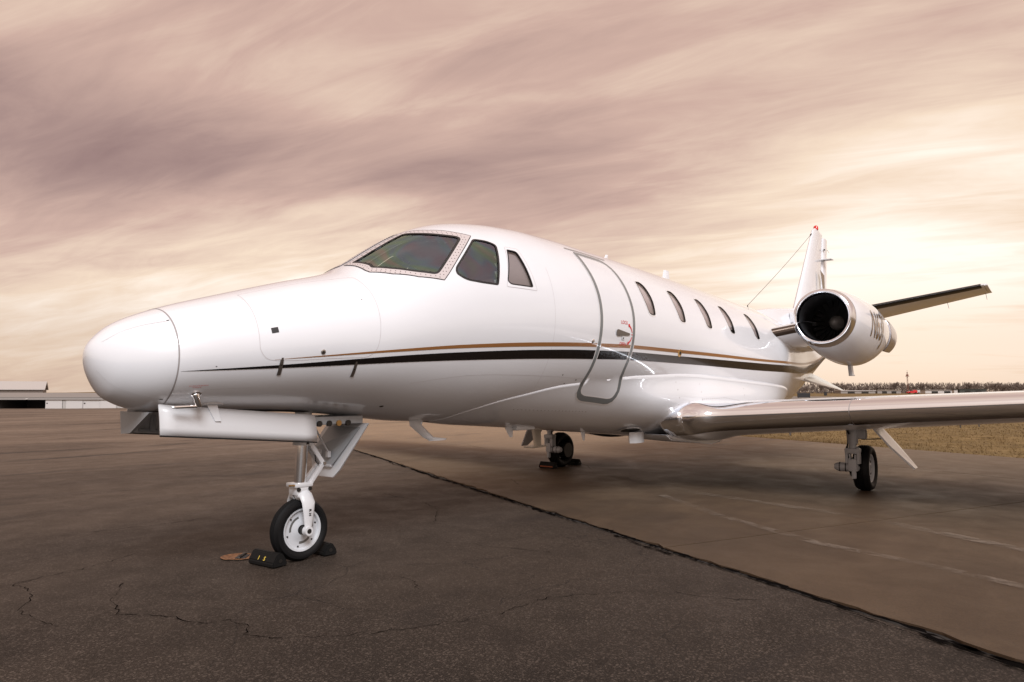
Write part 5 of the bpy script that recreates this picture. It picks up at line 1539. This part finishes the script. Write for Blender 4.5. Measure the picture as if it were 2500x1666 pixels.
for x in (15.0, 38.0, 62.0): hbox('wall_lamp', x, x + .5, *hy(-.75, -.5), 2.48, 2.66, mat('lamp_housing', (.7, .68, .65), .4))
# two gabled sheds behind
def gable(name, loc, rz, L_, W_, hw, hr, wall, roof, label):
    e = tag(empty(name, loc), label, 'building'); e.rotation_euler.z = rz
    bm = bmesh.new(); sec = [(-W_ / 2, 0), (W_ / 2, 0), (W_ / 2, hw), (0, hr), (-W_ / 2, hw)]
    a = [bm.verts.new((0, y, z)) for y, z in sec]; b = [bm.verts.new((L_, y, z)) for y, z in sec]; bm.faces.new(a); bm.faces.new(b[::-1])
    for i in (1, 4): bm.faces.new((a[i], b[i], b[(i + 1) % 5], a[(i + 1) % 5]))
    bm_obj('wall', bm, wall, e)
    for s_ in (-1, 1):
        bm = bmesh.new(); q = [(s_ * (W_ / 2 + .5), hw - .25), (0, hr + .05), (0, hr + .25), (s_ * (W_ / 2 + .5), hw - .05)]
        a = [bm.verts.new((-.5, y, z)) for y, z in q]; b = [bm.verts.new((L_ + .5, y, z)) for y, z in q]; bm.faces.new(a); bm.faces.new(b[::-1])
        for i in range(4): bm.faces.new((a[i], b[i], b[(i + 1) % 4], a[(i + 1) % 4]))
        bm_obj('roof_slope', bm, roof, e)
    hbox('shed_door', L_, L_ + .08, -W_ * .2, W_ * .2, 0, hw * .8, HWALL, e)
    return e
SHED = mat('shed_brown', (.17, .14, .12), .7); SHEDR = mat('shed_roof_pale', (.42, .39, .37), .5)
gable('gabled_shed', (52.0, 243.0, -3.2), R(-20), 15, 12, 5.2, 7.3, SHED, SHEDR, 'grey-brown gabled shed with pale roof rising behind the hangar row')
gable('gabled_hangar', (26.0, 262.0, -3.2), R(-58), 25, 24, 5.6, 9.8, HWALL, HROOF, 'pale gabled building cut off by the left edge of the picture')

# ================================================================== far edge of the field
BARK = mat('hazed_branches', (.17, .13, .108), .9)  # branch colour lightened: distance haze is put into it
def tree_variant(seed):
    rg = np.random.default_rng(seed); segs = []
    def grow(p, d_, L_, r_, lev):
        n = 3; q = p
        for i in range(n):
            d_ = d_ + rg.normal(0, .13, 3); d_ /= np.linalg.norm(d_); e = q + d_ * L_ / n
            segs.append((q, e, r_ * (1 - .25 * i / n), lev)); q = e
            if lev < 4 and (i > 0 or lev > 0):
                for _ in range(2 if lev < 3 else 3):
                    a = rg.normal(0, 1, 3); a -= a.dot(d_) * d_; a /= np.linalg.norm(a) + 1e-9
                    nd = d_ * .72 + a * rg.uniform(.45, .85) + np.array((0, 0, .12)); nd /= np.linalg.norm(nd)
                    grow(q, nd, L_ * rg.uniform(.5, .72), r_ * .55, lev + 1)
    grow(np.zeros(3), np.array((0, 0, 1.)), rg.uniform(3.6, 4.6), .20, 0)
    out = {0: ([], []), 1: ([], [])}
    for a, b, r_, lev in segs:
        V, F = out[0 if lev < 2 else 1]; k = 4 if lev < 2 else 3; d_ = b - a; d_ = d_ / (np.linalg.norm(d_) + 1e-9)
        s_ = np.cross(d_, (1, 0, 0) if abs(d_[0]) < .8 else (0, 1, 0)); s_ /= np.linalg.norm(s_); t_ = np.cross(d_, s_); o = len(V)
        r_ = max(r_, .028)
        for P, rr in ((a, r_), (b, r_ * .75)):
            for j in range(k): V.append(P + (s_ * math.cos(2 * math.pi * j / k) + t_ * math.sin(2 * math.pi * j / k)) * rr)
        F += [(o + j, o + (j + 1) % k, o + k + (j + 1) % k, o + k + j) for j in range(k)]
    ms = []
    for k in (0, 1):
        me = bpy.data.meshes.new('trunk' if k == 0 else 'crown'); me.from_pydata([tuple(v) for v in out[k][0]], [], out[k][1]); me.materials.append(BARK); ms.append(me)
    return ms
TV = [tree_variant(s_) for s_ in (3, 8, 15, 21, 34)]
ntree = 0
for px in np.arange(1925, 2530, 7.2):
    b = (px + random.uniform(-3, 3) - 1250) / 1667
    dep = 470 + random.uniform(-25, 45); xy = place(dep, b)
    e = tag(empty('bare_tree', (xy[0], xy[1], -.2)), 'bare winter tree in the line along the far edge of the field', 'tree', 'bare trees along the far edge of the field')
    s_ = random.uniform(.72, 1.02) * (1.12 if px > 2350 else .92 if px < 2150 else 1.0); e.scale = (s_, s_, s_); e.rotation_euler.z = random.uniform(0, 6.28)
    for me, nm in zip(random.choice(TV), ('trunk', 'crown')):
        link(bpy.data.objects.new(nm, me), e)
    ntree += 1
# darker undergrowth and wood behind them, one mass
def wood():
    V = []; F = []; n = 24000
    for i in range(n):
        b = (random.uniform(1250, 3300) - 1250) / 1667; dep = random.uniform(500, 560); xy = place(dep, b)
        h = random.random() ** 1.4 * 7.2; a = random.uniform(0, 3.14); w_ = random.uniform(.10, .35); l_ = random.uniform(.6, 1.8)
        o = len(V); dx, dy = math.cos(a) * w_, math.sin(a) * w_; tx, ty = random.uniform(-.6, .6), random.uniform(-.6, .6)
        V += [(xy[0] - dx, xy[1] - dy, h - .4), (xy[0] + dx, xy[1] + dy, h - .4), (xy[0] + dx * .4 + tx, xy[1] + dy * .4 + ty, h + l_), (xy[0] - dx * .4 + tx, xy[1] - dy * .4 + ty, h + l_)]
        F.append((o, o + 1, o + 2, o + 3))
    tag(mesh_obj('far_wood', V, F, mat('wood_mass', (.125, .096, .080), .95), None, False), 'dense bare wood behind the far line of trees', 'wood', kind='stuff')
wood()
def far_box(name, label, cat, px, dep, w, d_, h, m, parts=(), z=0.0, group=None):
    xy = place(dep, (px - 1250) / 1667); e = tag(empty(name, (xy[0], xy[1], z - .03)), label, cat, group)
    e.rotation_euler.z = math.atan2(RGT.y, RGT.x)
    hbox('body', -w / 2, w / 2, -d_ / 2, d_ / 2, .1 if parts else 0, h, m, e, .02)
    for nm, x0, x1, y0, y1, z0, z1, mm in parts: hbox(nm, x0, x1, y0, y1, z0, z1, mm, e)
    return e
BLK = mat('sign_black', (.012, .012, .014), .5)
def sign(px, dep, w, h, label):
    legs = tuple(('leg', x, x + .08, -.05, .05, 0, .12, DARKMETAL) for x in ((-w / 2 + .1, w / 2 - .2) if w > 1 else (-.04,)))
    far_box('airfield_sign', label, 'sign', px, dep, w, .3, h, BLK, legs)
sign(1960, 138, 2.5, 1.0, 'wide black airfield sign standing in the grass beside the tail')
sign(2013, 205, .8, 1.2, 'small upright black sign right of the wide black one')
LOWW = mat('far_white', (.50, .47, .45), .6); LOWG = mat('far_grey', (.26, .235, .215), .7); DKG = mat('far_dark', (.05, .052, .045), .8)
def low_shed(px, w, h, m, mr, label, name='low_shed'):
    far_box(name, label, 'building', px, 440, w, 8, h, m, (('roof', -w / 2 - .3, w / 2 + .3, -4.4, 4.4, h, h + .35, mr), ('door', -w * .3, -w * .1, -4.1, -3.95, 0, h * .75, DARKMETAL), ('door', w * .1, w * .3, -4.1, -3.95, 0, h * .75, DARKMETAL)))
low_shed(2085, 22, 1.7, LOWG, LOWW, 'low grey shed with white roof right of the strake tip')
low_shed(2160, 15, 2.0, LOWG, mat('far_tan', (.33, .28, .23), .7), 'low tan-roofed shed left of the mast')
low_shed(2285, 20, 2.1, LOWW, LOWG, 'low pale shed right of the red vehicle')
low_shed(2362, 17, 2.6, DKG, DKG, 'long dark green shed under the tall trees on the right')
far_box('white_hut', 'small white hut against the left end of the dark shed', 'hut', 2328, 432, 2.2, 2.2, 2.2, LOWW, (('roof', -1.3, 1.3, -1.3, 1.3, 2.2, 2.45, LOWG),))
# red and white vehicle
RDV = mat('vehicle_red', (.55, .02, .025), .35, 0, .6)
xy = place(425, (2226 - 1250) / 1667); veh = tag(empty('airfield_vehicle', (xy[0], xy[1], -.03)), 'red and white airfield vehicle parked below the mast', 'vehicle'); veh.rotation_euler.z = math.atan2(RGT.y, RGT.x)
bm = bmesh.new(); pr = [(-3.6, .5), (2.2, .5), (2.2, 1.9), (.9, 2.35), (-.4, 2.2), (-1.4, 1.5), (-3.6, 1.25)]
a = [bm.verts.new((x, -1.0, z)) for x, z in pr]; b = [bm.verts.new((x, 1.0, z)) for x, z in pr]; bm.faces.new(a); bm.faces.new(b[::-1])
for i in range(len(pr)): bm.faces.new((a[i], b[i], b[(i + 1) % len(pr)], a[(i + 1) % len(pr)]))
bm_obj('body', bm, RDV, veh); hbox('rear_box', 2.25, 3.9, -1.0, 1.0, .5, 2.3, LOWW, veh, .05)
hbox('windscreen', -1.2, -.3, -1.02, 1.02, 1.55, 2.05, DARKMETAL, veh)
for x in (-2.5, 1.2, 3.1):
    bm = bmesh.new(); add_lathe(bm, [(-1.05, .1), (-1.05, .45), (-.8, .5), (.8, .5), (1.05, .45), (1.05, .1)], (x, 0, .5), 'y', 16); bm_obj('wheel', bm, TYRE, veh)
# lattice mast
xy = place(445, (2214 - 1250) / 1667); mast_ = tag(empty('radio_mast', (xy[0], xy[1], 0)), 'thin lattice mast rising above the far trees', 'mast')
bm = bmesh.new(); H_ = 14.0
for k in range(3):
    a = 2 * math.pi * k / 3; add_tube(bm, [(math.cos(a) * .55, math.sin(a) * .55, 0), (math.cos(a) * .28, math.sin(a) * .28, H_)], .07, 5)
for i in range(14):
    for k in range(3):
        a = 2 * math.pi * k / 3; b_ = 2 * math.pi * (k + 1) / 3; r0 = .55 - .27 * i / 14; r1 = .55 - .27 * (i + 1) / 14
        add_tube(bm, [(math.cos(a) * r0, math.sin(a) * r0, H_ * i / 14), (math.cos(b_) * r1, math.sin(b_) * r1, H_ * (i + 1) / 14)], .045, 4)
bm_obj('lattice', bm, mat('mast_rust', (.22, .10, .07), .7), mast_)
bm = bmesh.new(); add_box(bm, (0, 0, 11.2), (1.9, 1.9, .3)); add_box(bm, (0, 0, 11.9), (1.3, 1.3, 1.0), bevel=.1); bm_obj('platform', bm, MATS['mast_rust'], mast_)
bm = bmesh.new(); add_tube(bm, [(0, 0, 12), (0, 0, 15.4)], .06, 6); bm_obj('whip_antenna', bm, DARKMETAL, mast_)
# yellow marker
xy = place(205, (2332 - 1250) / 1667); mk = tag(empty('edge_marker', (xy[0], xy[1], -.03)), 'small yellow taxiway edge marker in the far grass', 'marker')
YM = mat('marker_yellow', (.55, .38, .05), .6)
hbox('post', -.06, .06, -.06, .06, 0, .5, YM, mk); hbox('plate', -.35, .35, -.04, .04, .35, .7, YM, mk)
